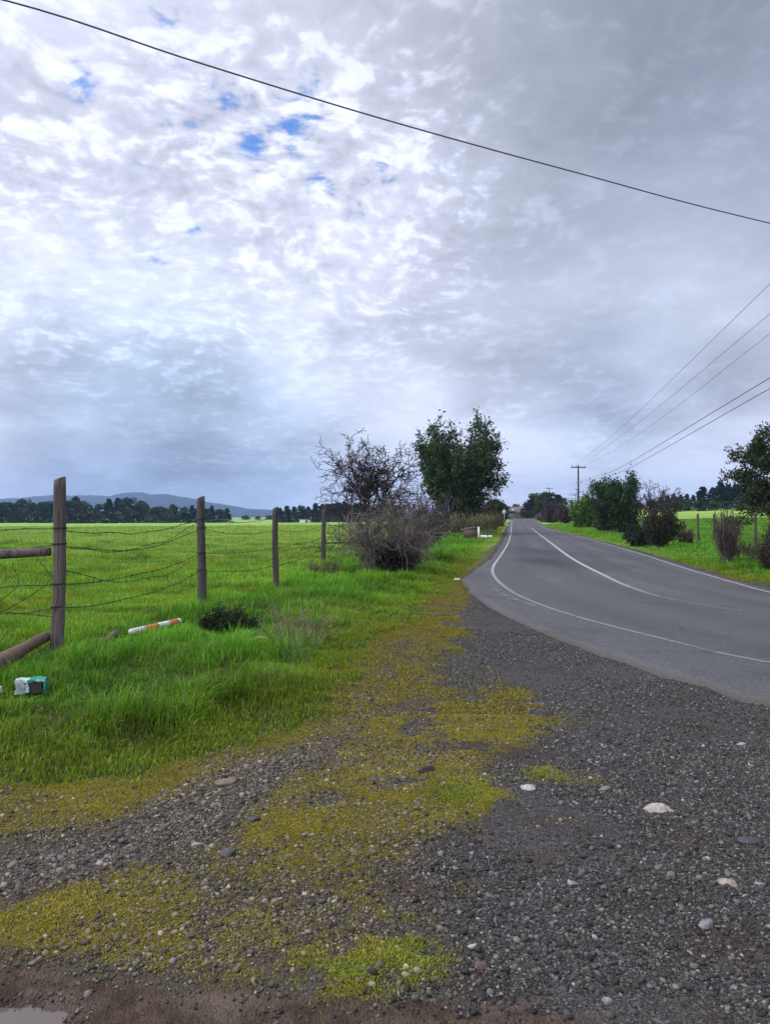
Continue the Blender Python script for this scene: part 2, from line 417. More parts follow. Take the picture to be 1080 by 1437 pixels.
crk = n.n('ShaderNodeTexVoronoi', feature='DISTANCE_TO_EDGE'); n.put(crk, 'Vector', n.vm('ADD', pos, n.scl(n.noise(pos, 2.5, 5, .6, 0, 1), (.8, .8, .8)))); n.put(crk, 'Scale', .42)
cm = n.m('MULTIPLY', n.m('SUBTRACT', 1.0, n.ss(crk.outputs[0], .004, .016)), n.ss(n.noise(pos, .4, 2), .5, .6))
col = n.mix(n.m('MULTIPLY', cm, .7), col, (.03, .03, .032))
n.out(n.pbsdf(col, .62, n.bump(n.m('SUBTRACT', n.m('ADD', a1, n.m('MULTIPLY', sp, .5)), cm), .45, .006), .18))

def paint_mat(name, keep):
    m, n = new_mat(name); pos = n.n('ShaderNodeNewGeometry').outputs['Position']
    w = n.m('ADD', n.m('MULTIPLY', n.noise(pos, 1.3, 4, .6), .45), n.m('MULTIPLY', n.noise(pos, 38, 6, .75), .55))
    at_ = n.n('ShaderNodeAttribute', attribute_name='zone'); se = n.n('ShaderNodeSeparateColor'); n.put(se, 0, at_.outputs['Color'])
    a = n.ss(n.m('ADD', w, n.m('MULTIPLY', n.m('SUBTRACT', se.outputs[0], .5), .35)), .50 - keep, .58 - keep)
    a = n.m('MULTIPLY', a, n.m('MULTIPLY', n.ss(se.outputs[0], 0, .12), n.m('MULTIPLY_ADD', se.outputs[0], .78, .12)))
    b = n.pbsdf(n.mix(n.noise(pos, 25, 5), (.24, .24, .24), (.42, .42, .41)), .7, None, .3)
    t = n.n('ShaderNodeBsdfTransparent'); x = n.n('ShaderNodeMixShader'); n.put(x, 0, a)
    n.t.links.new(t.outputs[0], x.inputs[1]); n.t.links.new(b, x.inputs[2]); n.out(x.outputs[0]); return m
M_paint = paint_mat('road_paint', .16); M_paintworn = paint_mat('worn_paint', .0)

m, n = new_mat('pebble'); M_pebble = m
a = n.n('ShaderNodeAttribute', attribute_name='tint'); pos = n.n('ShaderNodeNewGeometry').outputs['Position']
v = n.noise(pos, 160, 4, .65)
n.out(n.pbsdf(n.mix(1.0, a.outputs[0], n.mix(v, (.7, .7, .7), (1.3, 1.3, 1.3)), 'MULTIPLY'), .72, n.bump(v, .3, .002), .16))
m, n = new_mat('puddle_water'); M_water = m
pos = n.n('ShaderNodeNewGeometry').outputs['Position']
n.out(n.pbsdf((.10, .08, .065), .08, n.bump(n.noise(pos, 14, 2), .12, .003), .5))
M_sign = plain('sign_grey', (.42, .46, .42), (.34, .38, .34), .6, 5)
M_white = plain('white_paint', (.75, .75, .73), (.55, .54, .50), .6, 12)
M_orange = plain('orange_paint', (.62, .16, .04), (.45, .12, .04), .6, 14)
M_teal = plain('teal_print', (.015, .22, .15), (.012, .15, .12), .45, 20)
M_carton = plain('carton_white', (.46, .52, .50), (.22, .30, .29), .5, 16)
M_inner = plain('carton_inside', (.06, .05, .045), (.03, .025, .025), .9, 20)
M_roof = plain('brown_roof', (.13, .105, .09), (.085, .07, .062), .8, 1.2)
M_wall = plain('shed_wall', (.16, .135, .12), (.09, .08, .075), .9, .8)
M_dark = plain('dark_opening', (.02, .02, .024), (.03, .03, .035), .4, 2)
M_rustred = plain('red_brown_board', (.11, .06, .045), (.07, .04, .032), .85, 9)
M_steel = plain('grey_steel', (.35, .35, .36), (.25, .25, .26), .5, 9)

# ------------------------------------------------------------------ the land
def axis(lo, hi, a, b, step, grow):
    L = list(np.arange(a, b, step))
    s = step; x = b
    while x < hi: L.append(x); s *= grow; x += s
    L.append(hi); s = step; x = a - step
    pre = []
    while x > lo: pre.append(x); s *= grow; x -= s
    pre.append(lo)
    return np.array(pre[::-1] + L)
gx = axis(-4200, 4200, -3.6, 4.0, .028, 1.045)
gy = axis(-60, 4300, 2.0, 8.0, .028, 1.035)
GX, GY = np.meshgrid(gx, gy); shp = GX.shape
x, y = GX.ravel(), GY.ravel()
zn = zones(x, y)
z = ground_z(x, y, zn)
zone = np.stack([zn[0], zn[1], zn[2], zn[3]], 1)
nx, ny = len(gx), len(gy)
i = (np.arange(ny - 1)[:, None] * nx + np.arange(nx - 1)[None]).ravel()
ground = mk('ground', np.stack([x, y, z], 1), np.stack([i, i + 1, i + nx + 1, i + nx], 1), M_ground, attrs={'zone': zone})
tag(ground, 'gravel yard, mud and pasture land beside the road', None, kind='structure')

# hills at the end of the plain
hu = [-900, -500, -200, 0, 60, 110, 150, 200, 230, 270, 300, 340, 400, 470, 560, 650, 720, 800, 1000, 1400, 2000]
hv = [706, 704, 700, 699, 698, 693, 694, 690, 694, 700, 708, 712, 715, 717, 716, 713, 712, 716, 714, 712, 716]
uu = np.linspace(-900, 2000, 320); ridge = np.interp(uu, hu, hv)
ridge = ridge + (fbm(uu / 60, uu * 0, 3, 4) - .5) * 5
rows = np.linspace(0, 1, 26); V = []
for t in rows:
    d = 2600 + 1100 * t
    hgt_ = (HOR - ridge) * 3100 / F_PX
    prof = math.sin(math.pi * min(1, t * 1.0)) ** .8
    n_ = 1 + .25 * (fbm(uu / 40 + t * 3, np.full_like(uu, t * 6), 12, 4) - .5) * 2
    V.append(np.stack([(uu - 540) * d / F_PX, np.full_like(uu, d), -6 + (hgt_ + 6) * prof * (n_ if t not in (.5,) else 1)], 1))
V = np.concatenate(V); nn = len(uu)
i = (np.arange(25)[:, None] * nn + np.arange(nn - 1)[None]).ravel()
m, n = new_mat('wooded_hill'); pos = n.n('ShaderNodeNewGeometry').outputs['Position']
v = n.noise(pos, .02, 6, .65); n.out(n.pbsdf(n.mix(v, (.012, .026, .03), (.03, .05, .05)), .95, None, .1))
tag(mk('hills', V, np.stack([i, i + 1, i + nn + 1, i + nn], 1), m), 'low blue wooded hills far beyond the pasture', None, kind='structure')

# road
NA = 33
fr = np.linspace(0, 1, NA)
RV = []; zoneR = []
for f in fr:
    p = road_l * (1 - f) + road_r * f
    RV.append(p)
RV = np.stack(RV, 1)                                                # n, NA, 2
jag = (fbm(np.arange(700) * .9, np.zeros(700), 5, 5, .7) - .5) * .34
RV[:, 0, 0] += jag * np.clip(RV[:, 0, 1] / 12, .3, 1)
rx, ry = RV[..., 0].ravel(), RV[..., 1].ravel()
rz = zbase(rx, ry) + .032 + .0004 * np.maximum(ry, 0) + .05 * np.tile(np.sin(fr * math.pi), 700) * np.clip(ry / 30, 0, 1)
V = np.stack([rx, ry, rz], 1)
low = V.copy(); low[:, 2] -= .14
i = (np.arange(699)[:, None] * NA + np.arange(NA - 1)[None]).ravel()
Q = np.stack([i, i + 1, i + NA + 1, i + NA], 1)
L = np.arange(699) * NA; off = len(V)
Q2 = np.vstack([np.stack([L, L + NA, L + NA + off, L + off], 1), np.stack([L + NA + NA - 1, L + NA - 1, L + NA - 1 + off, L + NA + NA - 1 + off], 1)])
ed = np.tile(np.where(fr < .01, 1., np.where(fr < .07, .45, np.where(fr > .99, .8, 0.))), 700)
oilv = np.exp(-((rx - at(757, 26)) / .8) ** 2 - ((ry - 25.5) / 2.6) ** 2) + .6 * np.exp(-((rx - at(752, 33)) / .7) ** 2 - ((ry - 33) / 5) ** 2)
trk = np.tile(sum(np.exp(-((fr - c) / .05) ** 2) for c in (.20, .40, .62, .83)), 700)
zr = np.stack([ed, np.clip(oilv, 0, 1), trk, ed * 0 + 1], 1)
road = mk('road', np.vstack([V, low]), [Q, Q2], M_asphalt, attrs={'zone': np.vstack([zr, zr])}, smooth=False)
tag(road, 'grey asphalt country road curving past the yard', None, kind='structure')

def road_z(x, y):                                                    # nearest road sample
    d = (rx[None] - x[:, None]) ** 2 + (ry[None] - y[:, None]) ** 2
    k = np.argpartition(d, 3, axis=1)[:, :3]
    w = 1 / (np.take_along_axis(d, k, 1) + 1e-4)
    return (rz[k] * w).sum(1) / w.sum(1)
def ribbon(name, pts, width, mat, keep, lift=.006):
    n_ = 420; P = catmull(pts, n_)
    T = np.gradient(P, axis=0); T /= np.linalg.norm(T, axis=1, keepdims=True); N = np.stack([-T[:, 1], T[:, 0]], 1)
    wd = np.broadcast_to(width, (n_,))[:, None] * (1 + (fbm(np.arange(n_) * .7, np.zeros(n_), 4, 3)[:, None] - .5) * .3)
    A = P - N * wd / 2; B = P + N * wd / 2
    zc = road_z(P[:, 0], P[:, 1]) + lift + .00012 * np.maximum(P[:, 1], 0)
    V = np.vstack([np.column_stack([A, zc]), np.column_stack([B, zc])])
    k = np.arange(n_ - 1)
    kp = keep(P); z4 = np.stack([kp, kp * 0, kp * 0, kp * 0 + 1], 1)
    return mk(name, V, np.stack([k, k + 1, k + 1 + n_, k + n_], 1), mat, road, attrs={'zone': np.vstack([z4, z4])})
LINE_L = [(34, 5.9), (16, 6.1), (8, 6.7)] + pf([(1080, 935), (1000, 919), (880, 889), (800, 867), (735, 843), (703, 823), (691, 807), (693, 795), (703, 780), (714, 760), (717, 745)]) + [(a + .3, b) for a, b in FAR_L[:4]]
LINE_R = [(34, 9.9), (20, 10.1), (12.2, 10.7), (9.2, 12), (8.0, 13.8)] + pf([(1080, 835), (1020, 818), (960, 800), (900, 780), (850, 765), (800, 752), (766, 744.5)]) + [(a - .3, b) for a, b in FAR_R[:4]]
LINE_C = [(34, 7.8), (16, 8.1), (8.6, 9.5), (6.2, 11.6), (5.35, 13.8)] + pf([(890, 831), (850, 813), (800, 786), (770, 763), (746, 745)]) + [((a + c) / 2, (b + d) / 2) for (a, b), (c, d) in zip(FAR_L[:3], FAR_R[:3])]
ribbon('edge_line', LINE_L, .085, M_paint, lambda P: np.interp(P[:, 1], [6, 8, 11, 15, 18, 24, 60], [.24, .28, .32, .36, .6, .85, .95]))
ribbon('edge_line', LINE_R, .08, M_paint, lambda P: np.interp(P[:, 1], [9, 16, 25, 60], [.6, .62, .7, .7]))
ribbon('centre_line', LINE_C, .115, M_paint, lambda P: np.interp(P[:, 1], [8, 12, 14, 16, 18.5, 22, 70, 95, 120], [0, .05, .18, .42, .8, 1, 1, .3, 0]))
ribbon('faded_line', pf([(688, 816), (694, 829), (716, 842), (760, 858), (830, 882), (930, 908), (1080, 945)]), .10, M_paintworn, lambda P: np.interp(P[:, 1], [7, 10, 15, 18], [.2, .38, .5, .4]), .010)

# puddle in the mud
th = np.linspace(0, 2 * math.pi, 48, endpoint=False); px, py = flat(28, 1412)
V = np.vstack([np.stack([px - .1 + .55 * np.cos(th), py + .22 * np.sin(th), np.full(48, -.045)], 1), [[px - .1, py, -.045]]])
k = np.arange(48)
tag(mk('puddle', V, np.stack([np.full(48, 48), k, (k + 1) % 48], 1), M_water), 'shallow pale puddle in the brown mud', None, kind='structure')

# ------------------------------------------------------------------ gravel
rng = np.random.default_rng(7)
def sample(density, ymin, ymax, n, margin=1.16):                    # even scatter inside the wedge the photograph can see, with a margin
    yy = np.sqrt(rng.uniform(ymin ** 2, ymax ** 2, n)); xx = rng.uniform(-.53, .53, n) * margin * yy
    return xx, yy
def wedge(y0, y1, margin=1.16): return .53 * margin * (y1 ** 2 - y0 ** 2)

def stone_forms(sub, k, seed, angular=.65):
    r = np.random.default_rng(seed); V0, F0 = ico(sub); out = []
    for q in range(k):
        c = r.normal(size=(9, 3)); c /= np.linalg.norm(c, axis=1, keepdims=True)
        if q < k * angular:                                          # broken stone: a ball cut by planes
            d = np.min(np.where(V0 @ c.T > .05, r.uniform(.5, .9, 9) / np.maximum(V0 @ c.T, .05), 1.25), axis=1)[:, None]; d = np.minimum(d, 1.25)
        else:
            d = 1 + sum(np.clip(V0 @ c[m_] - .55, 0, 1)[:, None] * r.uniform(-.5, .35) for m_ in range(7))
        out.append(V0 * d * np.array([1, r.uniform(.6, .95), r.uniform(.4, .75)]))
    return np.array(out), F0

def pebbles(name, x, y, size, tint, sub, sink, label, seed):
    forms, F0 = stone_forms(sub, 24, seed); nv = forms.shape[1]
    N = len(x); z = ground_z(x, y)
    V = forms[rng.integers(0, 24, N)] * size[:, None, None]
    a = rng.uniform(0, 2 * math.pi, N); b = rng.normal(0, .35, N)
    ca, sa, cb, sb = np.cos(a), np.sin(a), np.cos(b), np.sin(b)
    X, Y, Z = V[..., 0], V[..., 1], V[..., 2]
    X, Z = X * cb[:, None] + Z * sb[:, None], -X * sb[:, None] + Z * cb[:, None]
    V = np.stack([X * ca[:, None] - Y * sa[:, None] + x[:, None], X * sa[:, None] + Y * ca[:, None] + y[:, None], Z + z[:, None] + (size * sink)[:, None]], -1)
    F = F0[None] + (np.arange(N) * nv)[:, None, None]
    o = mk(name, V.reshape(-1, 3), F.reshape(-1, 3), M_pebble, tint=np.repeat(tint, nv, 0))
    return tag(o, label, 'gravel', kind='stuff')

def warm_side(x, y): return sstep(.35, -.25, x - .03 - .10 * (y - 2.4) + (fbm(x * 1.5, y * 1.5, 66, 3) - .5) * .5)
def stone_tints(N, zs, zm, zd, ws):
    g = rng.uniform(0, 1, N)
    pal = np.array([(.034, .032, .030), (.064, .061, .057), (.11, .105, .098), (.080, .065, .052), (.165, .155, .138), (.050, .039, .030), (.27, .255, .225), (.042, .044, .040)])
    dark = pal[rng.choice(8, N, p=[.21, .22, .18, .13, .10, .06, .02, .08])]
    pal2 = np.array([(.092, .076, .060), (.135, .115, .094), (.060, .051, .043), (.22, .20, .17), (.040, .036, .032), (.105, .098, .088)])
    warm = pal2[rng.choice(6, N, p=[.27, .2, .2, .08, .15, .10])]
    w = np.clip(np.maximum(np.maximum(zs, zm * .7), ws * .85), 0, 1)[:, None]
    t = np.where(rng.uniform(0, 1, (N, 1)) < w, warm, dark) * (.7 + .6 * g[:, None])
    ol = (np.clip(zm + .5 * ws * (1 - zs), 0, 1) * rng.uniform(.1, .75, N))[:, None]; t = t * (1 - ol) + t * np.array([1.05, .95, .5]) * ol
    t = t * np.where(w > .5, 1, .82)
    return t * (1 - .35 * zd[:, None])

def gravel_layer(name, y0, y1, dens, smin, smax, sub, label, seed, zexp=2.2):
    n_ = int(dens * wedge(y0, y1)); xx, yy = sample(None, y0, y1, n_)
    zg, zm, zd, zs, db, dr = zones(xx, yy)
    clump = fbm(xx * 1.3, yy * 1.3, 61, 5, .6); lane = sstep(.40, .58, clump + .03)
    rightside = 1.
    keep = (zs * (.45 + .6 * sstep(.35, .6, fbm(xx * 2.2, yy * 2.2, 19, 4))) + (1 - zs) * (.10 + .95 * lane)) * (1 - zd * .8) * (1 - .35 * zm) * (1 - zg) * (dr < -.05)
    ok = rng.uniform(0, 1, n_) < keep
    xx, yy = xx[ok], yy[ok]; zs, zm, zd = zs[ok], zm[ok], zd[ok]
    s = smin + (smax - smin) * rng.uniform(0, 1, len(xx)) ** zexp
    s *= (1 + .3 * zs)
    pebbles(name, xx, yy, s, stone_tints(len(xx), zs, zm, zd, warm_side(xx, yy)), sub, rng.uniform(.0, .35, len(xx)), label, seed)
gravel_layer('gravel', 2.1, 5.4, 13000, .0028, .0095, 1, 'loose grey and brown gravel covering the yard near the mud', 1)
gravel_layer('gravel', 2.1, 5.4, 1500, .008, .0185, 2, 'coarser pebbles lying among the finer gravel of the yard', 2, 3.2)
gravel_layer('gravel', 5.4, 19, 2200, .006, .016, 1, 'gravel of the yard along the bend of the asphalt', 3)

# ------------------------------------------------------------------ grass
GREEN = np.array([(.072, .20, .010), (.105, .255, .014), (.05, .15, .010), (.135, .28, .025), (.035, .11, .012), (.17, .25, .05)])
def blades(name, x, y, h, w, tint, lean, label, mat=M_blade, cat='grass', droop=.35):
    N = len(x); z = ground_z(x, y)
    a = rng.uniform(0, 2 * math.pi, N); d = np.stack([np.cos(a), np.sin(a)], 1); s = np.stack([-d[:, 1], d[:, 0]], 1)
    l = (lean * rng.uniform(.3, 1.3, N))[:, None]
    b = np.stack([x, y], 1); hw = (w / 2)[:, None]
    m1 = b + d * l * h[:, None] * .35; t1 = b + d * l * h[:, None] * 1.15
    V = np.empty((N, 5, 3))
    V[:, 0, :2] = b - s * hw; V[:, 1, :2] = b + s * hw; V[:, 2, :2] = m1 - s * hw * .75; V[:, 3, :2] = m1 + s * hw * .75; V[:, 4, :2] = t1
    V[:, 0, 2] = V[:, 1, 2] = z - .01; V[:, 2, 2] = V[:, 3, 2] = z + h * .58; V[:, 4, 2] = z + h * (1 - droop * l[:, 0])
    k = (np.arange(N) * 5)[:, None]
    F = np.stack([k + np.array([[0, 1, 3]]), k + np.array([[0, 3, 2]]), k + np.array([[2, 3, 4]])], 1).reshape(-1, 3)
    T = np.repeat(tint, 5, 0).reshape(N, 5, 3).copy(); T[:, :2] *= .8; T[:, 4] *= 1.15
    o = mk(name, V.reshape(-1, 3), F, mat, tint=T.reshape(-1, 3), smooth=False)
    return tag(o, label, cat, kind='stuff')

def fence_x(y): return np.interp(y, [0, 5, 8.7, 13.1, 16.3, 24, 33, 43, 55, 68, 85, 170, 240], [-4.6, -4.2, -3.8, -3.2, -2.4, -1.97, -.8, .9, 3.3, 5.9, 9.6, 23, 30])

xa_, ya_ = flat(134, 916); xb_, yb_ = flat(252, 881); xc_, yc_ = flat(64, 917); xd_, yd_ = flat(-60, 985); xe_, ye_ = flat(45, 986)
def pressed(x, y):                                                  # where things lie, the grass is pressed down
    d1, _ = seg_dist(x, y + .16, [(xa_, ya_), (xb_, yb_)], False); d2, _ = seg_dist(x, y + .10, [(xc_, yc_), (xd_, yd_)], False)
    d3 = np.hypot(x - xe_, (y - ye_ + .12) * .8)
    d4 = np.hypot(x - flat(314, 902)[0], y - flat(314, 902)[1])
    return (1 - .85 * np.exp(-(d1 / .36) ** 2)) * (1 - .7 * np.exp(-(d4 / .4) ** 2)), 1 - .75 * np.exp(-(np.minimum(d2, d3) / .30) ** 2)

def grass_layer(name, y0, y1, dens, label, side):
    n_ = int(dens * wedge(y0, y1)); xx, yy = sample(None, y0, y1, n_)
    zg, zm, zd, zs, db, dr = zones(xx, yy)
    fx = fence_x(yy) + (fbm(yy * .8, xx * .1, 91, 3) - .5) * .8
    verge = (xx > fx)
    ok = rng.uniform(0, 1, n_) < zg
    ok &= verge if side == 'verge' else ~verge
    xx, yy, db, dr, zm = xx[ok], yy[ok], db[ok], dr[ok], zm[ok]
    N = len(xx)
    big = fbm(xx * .5, yy * .5, 31, 4); cl = fbm(xx * 1.9, yy * 1.9, 33, 4); stripe = fbm(xx * .12, yy * .45, 35, 4)
    edge = sstep(.05, 1.7, -db)                                     # 0 at the gravel, 1 in the sward
    edger = sstep(.3, 1.6, -dr)
    edge = np.minimum(edge, .25 + .75 * edger)
    lod = np.clip(yy / 9, 1, 8)
    if side == 'verge':
        fine_ = fbm(xx * 5.5, yy * 5.5, 34, 3); h = (.03 + .15 * edge * (.12 + 1.5 * sstep(.25, .75, cl)) * (.45 + 1.1 * fine_)) * rng.uniform(.5, 1.3, N) * np.where(xx < .17 * yy, 1, .9)
        tus = sum(np.exp(-((xx - flat(u, v)[0]) / a) ** 2 - ((yy - flat(u, v)[1]) / a) ** 2) for u, v, a in
                  [(425, 975, .42), (95, 1075, .3), (90, 960, .4), (350, 985, .4), (620, 790, 2.0), (600, 810, 1.2), (300, 930, .4), (480, 840, .9), (440, 1000, .3), (545, 830, .8), (230, 1040, .3)])
        h *= 1 + .55 * np.clip(tus, 0, 1.2)
    else:
        h = (.05 + .13 * cl) * rng.uniform(.6, 1.3, N) * np.clip(1 + (yy - 20) / 80, 1, 1.5); tus = np.zeros(N)
        h *= 1 + 1.2 * sstep(.6, .75, fbm(xx * .45, yy * 1.1, 37, 4))
    p1, p2 = pressed(xx, yy); h = h * p1 * p2
    w = .0075 * lod ** .75 * rng.uniform(.7, 1.4, N)
    t = GREEN[rng.choice(6, N, p=[.28, .26, .17, .14, .10, .05])]
    k = (big + .9 * (cl - .5) + (.7 * (fine_ - .5) if side == 'verge' else 0))[:, None]
    t = t * ((.42 + 1.15 * np.clip(k, 0, 1)) if side == 'verge' else (.62 + .8 * np.clip(k, 0, 1)))
    thatch = np.zeros(N)
    if side == 'verge':
        thatch = np.clip(sum(np.exp(-((xx - flat(u, v)[0]) / a) ** 2 - ((yy - flat(u, v)[1]) / (a * 1.3)) ** 2) for u, v, a in [(215, 945, .3), (270, 965, .35), (330, 950, .25), (480, 855, .6), (400, 850, .5), (190, 1035, .12), (75, 1030, .15)]), 0, 1)
        h *= 1 - .5 * thatch
    if side == 'verge': t = t * np.array([1.0, 1.12, 1.0])
    straw = (rng.uniform(0, 1, N) < .06)[:, None]; t = np.where(straw, np.array([.30, .25, .11]), t)
    yel = np.clip((1 - edge) * .6 + .9 * sstep(.58, .75, fbm(xx * .8, yy * .8, 39, 4)) * (.5 if side == 'field' else .35), 0, 1)[:, None]
    t = t * (1 - yel) + np.array([.22, .25, .016]) * rng.uniform(.6, 1.25, (N, 1)) * yel
    th_ = thatch[:, None] * .7 * (rng.uniform(0, 1, (N, 1)) < .7); t = t * (1 - th_) + np.array([.10, .09, .035]) * th_
    t = t * (1 - .22 * np.clip(tus, 0, 1)[:, None])
    if side == 'field':
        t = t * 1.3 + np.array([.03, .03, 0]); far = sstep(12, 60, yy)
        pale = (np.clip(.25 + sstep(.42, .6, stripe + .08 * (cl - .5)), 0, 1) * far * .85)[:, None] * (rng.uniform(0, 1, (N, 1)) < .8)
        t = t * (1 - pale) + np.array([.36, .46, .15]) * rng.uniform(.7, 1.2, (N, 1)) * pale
        dk = (sstep(.58, .7, fbm(xx * .6, yy * 1.4, 47, 4)) * .5)[:, None]
        t = t * (1 - dk * .7)
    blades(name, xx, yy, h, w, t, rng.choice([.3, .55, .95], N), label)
grass_layer('grass', 4.1, 11, 4000, 'long bright grass on the verge between the gravel and fence', 'verge')
grass_layer('grass', 11, 28, 1500, 'long grass of the verge around the bare shrubs', 'verge')
grass_layer('grass', 28, 120, 115, 'grass of the far verges on both sides of the road', 'verge')
grass_layer('grass', 6.0, 16, 2600, 'short pasture grass just behind the wire fence', 'field')
grass_layer('grass', 16, 42, 520, 'pasture grass in the middle of the field', 'field')
grass_layer('grass', 42, 130, 75, 'far pasture grass with pale seed stripes', 'field')

# moss and tiny weeds on the gravel
n_ = int(46000 * wedge(2.1, 6.0)); xx, yy = sample(None, 2.1, 6.0, n_)
zg, zm, zd, zs, db, dr = zones(xx, yy)
ok = (rng.uniform(0, 1, n_) < zm * sstep(.38, .56, fbm(xx * 17, yy * 17, 71, 4, .7) * .74 + .26 * zm) * .95) & (dr < -.05) & (zg < .6)
xx, yy, zm = xx[ok], yy[ok], zm[ok]; N = len(xx)
t = np.array([(.285, .235, .022), (.245, .225, .022), (.18, .13, .028), (.20, .23, .022)])[rng.choice(4, N, p=[.4, .3, .2, .1])] * rng.uniform(.75, 1.15, (N, 1)) * (.6 + .8 * fbm(xx * 3, yy * 3, 88, 4))[:, None]
gsp = sum(blob(xx, yy, u, v, a, b) for u, v, a, b in [(640, 1110, 50, 20), (590, 1340, 45, 50), (655, 1245, 26, 10), (490, 1365, 70, 30), (770, 1085, 40, 10)])[:, None]
t = t * (1 - np.clip(gsp, 0, 1) * .6) + np.array([.12, .21, .02]) * np.clip(gsp, 0, 1) * .6
blades('moss', xx, yy, rng.uniform(.003, .011, N) * (1 + .9 * gsp[:, 0]), rng.uniform(.002, .0042, N), t, np.full(N, 1.1), 'yellow green moss and tiny weeds growing through the gravel', M_moss, 'moss', .3)
n_ = int(9000 * wedge(6.0, 22)); xx, yy = sample(None, 6.0, 22, n_)
zg, zm, zd, zs, db, dr = zones(xx, yy)
ok = (rng.uniform(0, 1, n_) < zm * sstep(.35, .6, fbm(xx * 8, yy * 8, 71, 3) * .6 + .4 * zm)) & (dr < -.05) & (zg < .6)
xx, yy = xx[ok], yy[ok]; N = len(xx)
t = np.array([(.235, .20, .022), (.20, .20, .022), (.155, .12, .026)])[rng.choice(3, N)] * rng.uniform(.6, 1.25, (N, 1))
blades('moss', xx, yy, rng.uniform(.008, .02, N), rng.uniform(.005, .009, N), t, np.full(N, 1.0), 'yellow moss along the grass edge farther up the yard', M_moss, 'moss', .3)

# ------------------------------------------------------------------ single stones
def stone(name, u, v, wpx, hpx, col, col2, label, seed, rz=0., sub=3):
    x0, y0 = flat(u, v + hpx * .35); k = y0 / F_PX
    a = wpx * k / 2; r = random.Random(seed)
    forms, F0 = stone_forms(sub, 1, seed, 1.); V = forms[0].copy()
    V /= np.abs(V).max(0)
    V[:, 2] *= 1; zz = max(.012, hpx * k * .42)
    nz = fbm(V[:, 0] * 2 + seed, V[:, 1] * 2 + V[:, 2], seed, 3)[:, None] - .5
    V = V * (1 + .16 * nz) * np.array([a, a * r.uniform(.6, .8), zz])
    c, s = math.cos(rz), math.sin(rz)
    V = V @ np.array([[c, s, 0], [-s, c, 0], [0, 0, 1]])
    z0 = gz1(x0, y0)
    o = mk(name, V, F0, plain('stone_' + str(seed), tuple(c * .8 for c in col), tuple(c * .6 for c in col2), .8, 45, .25, .6)); o.location = (x0, y0, z0 + zz * .18)
    return tag(o, label, 'stone', 'loose stones on the gravel')
CREAM, CREAM2 = (.50, .44, .37), (.33, .28, .23)
stone('stone', 921, 1130, 42, 16, CREAM, CREAM2, 'largest pale cream flat stone lying alone on the dark gravel', 101)
stone('stone', 1021, 1236, 33, 15, (.40, .34, .27), (.26, .21, .17), 'speckled beige flat stone below and right of the largest cream stone', 102)
stone('stone', 990, 1294, 28, 15, (.24, .24, .24), (.16, .16, .165), 'smooth light grey oval stone below the speckled beige stone', 103)
stone('stone', 742, 1100, 27, 11, (.46, .45, .43), (.3, .29, .27), 'white angular flat stone beside small moss patches on dark gravel', 104)
stone('stone', 315, 1096, 38, 17, (.25, .185, .14), (.16, .12, .095), 'long tan stone on the grey stony strip near the grass', 105, .35)
stone('stone', 280, 1181, 21, 13, (.38, .34, .27), (.26, .22, .18), 'pale angular stone between stony strip and yellow moss', 106, .8)
stone('stone', 600, 1077, 30, 20, (.085, .08, .078), (.05, .048, .047), 'dark grey lump of stone standing on the yellow moss', 107)
stone('stone', 664, 1324, 20, 15, (.47, .44, .38), (.32, .29, .25), 'rounded whitish stone at the lower edge of the green moss', 108)
stone('stone', 1044, 1175, 44, 9, (.085, .09, .10), (.06, .062, .068), 'long dark slate slab flush in the gravel near the yard side', 109)
stone('stone', 1062, 1239, 20, 9, (.34, .32, .30), (.22, .21, .20), 'small pale stone just beside the speckled beige flat stone', 110)
stone('stone', 988, 1201, 14, 10, (.44, .42, .40), (.3, .29, .28), 'small round whitish pebble between slate slab and speckled stone', 111)
stone('stone', 672, 1350, 24, 15, (.15, .095, .07), (.09, .06, .05), 'reddish brown stone right below the rounded whitish stone', 112)
stone('stone', 672, 1372, 16, 20, (.10, .105, .115), (.07, .07, .075), 'dark blue grey square stone below the reddish brown stone', 113)
stone('stone', 850, 1398, 16, 17, (.30, .28, .25), (.2, .19, .17), 'pale egg shaped stone near the bottom of the dark gravel', 114)
stone('stone', 1037, 1042, 16, 8, (.42, .42, .42), (.28, .28, .28), 'small white stone on gravel nearest the asphalt bend', 115)
stone('stone', 848, 1105, 20, 9, (.2, .2, .2), (.14, .14, .14), 'light grey stone left of the largest cream stone', 116)
stone('stone', 940, 1226, 16, 10, (.2, .175, .15), (.14, .12, .105), 'brownish grey stone left of the speckled beige stone', 117)
stone('stone', 356, 1150, 20, 13, (.085, .085, .092), (.055, .055, .06), 'dark blue grey stone at the edge of the stony strip', 118, .5)
stone('stone', 320, 1195, 22, 19, (.12, .115, .105), (.08, .078, .072), 'rounded grey stone in moss beside the pale angular stone', 119)
stone('stone', 800, 1238, 20, 8, (.33, .32, .31), (.22, .21, .2), 'thin pale stone in the middle of the dark gravel', 120)
stone('stone', 366, 913, 22, 9, (.42, .34, .25), (.3, .24, .18), 'pale stone in long grass by the dark low bush', 121).location.z += .16

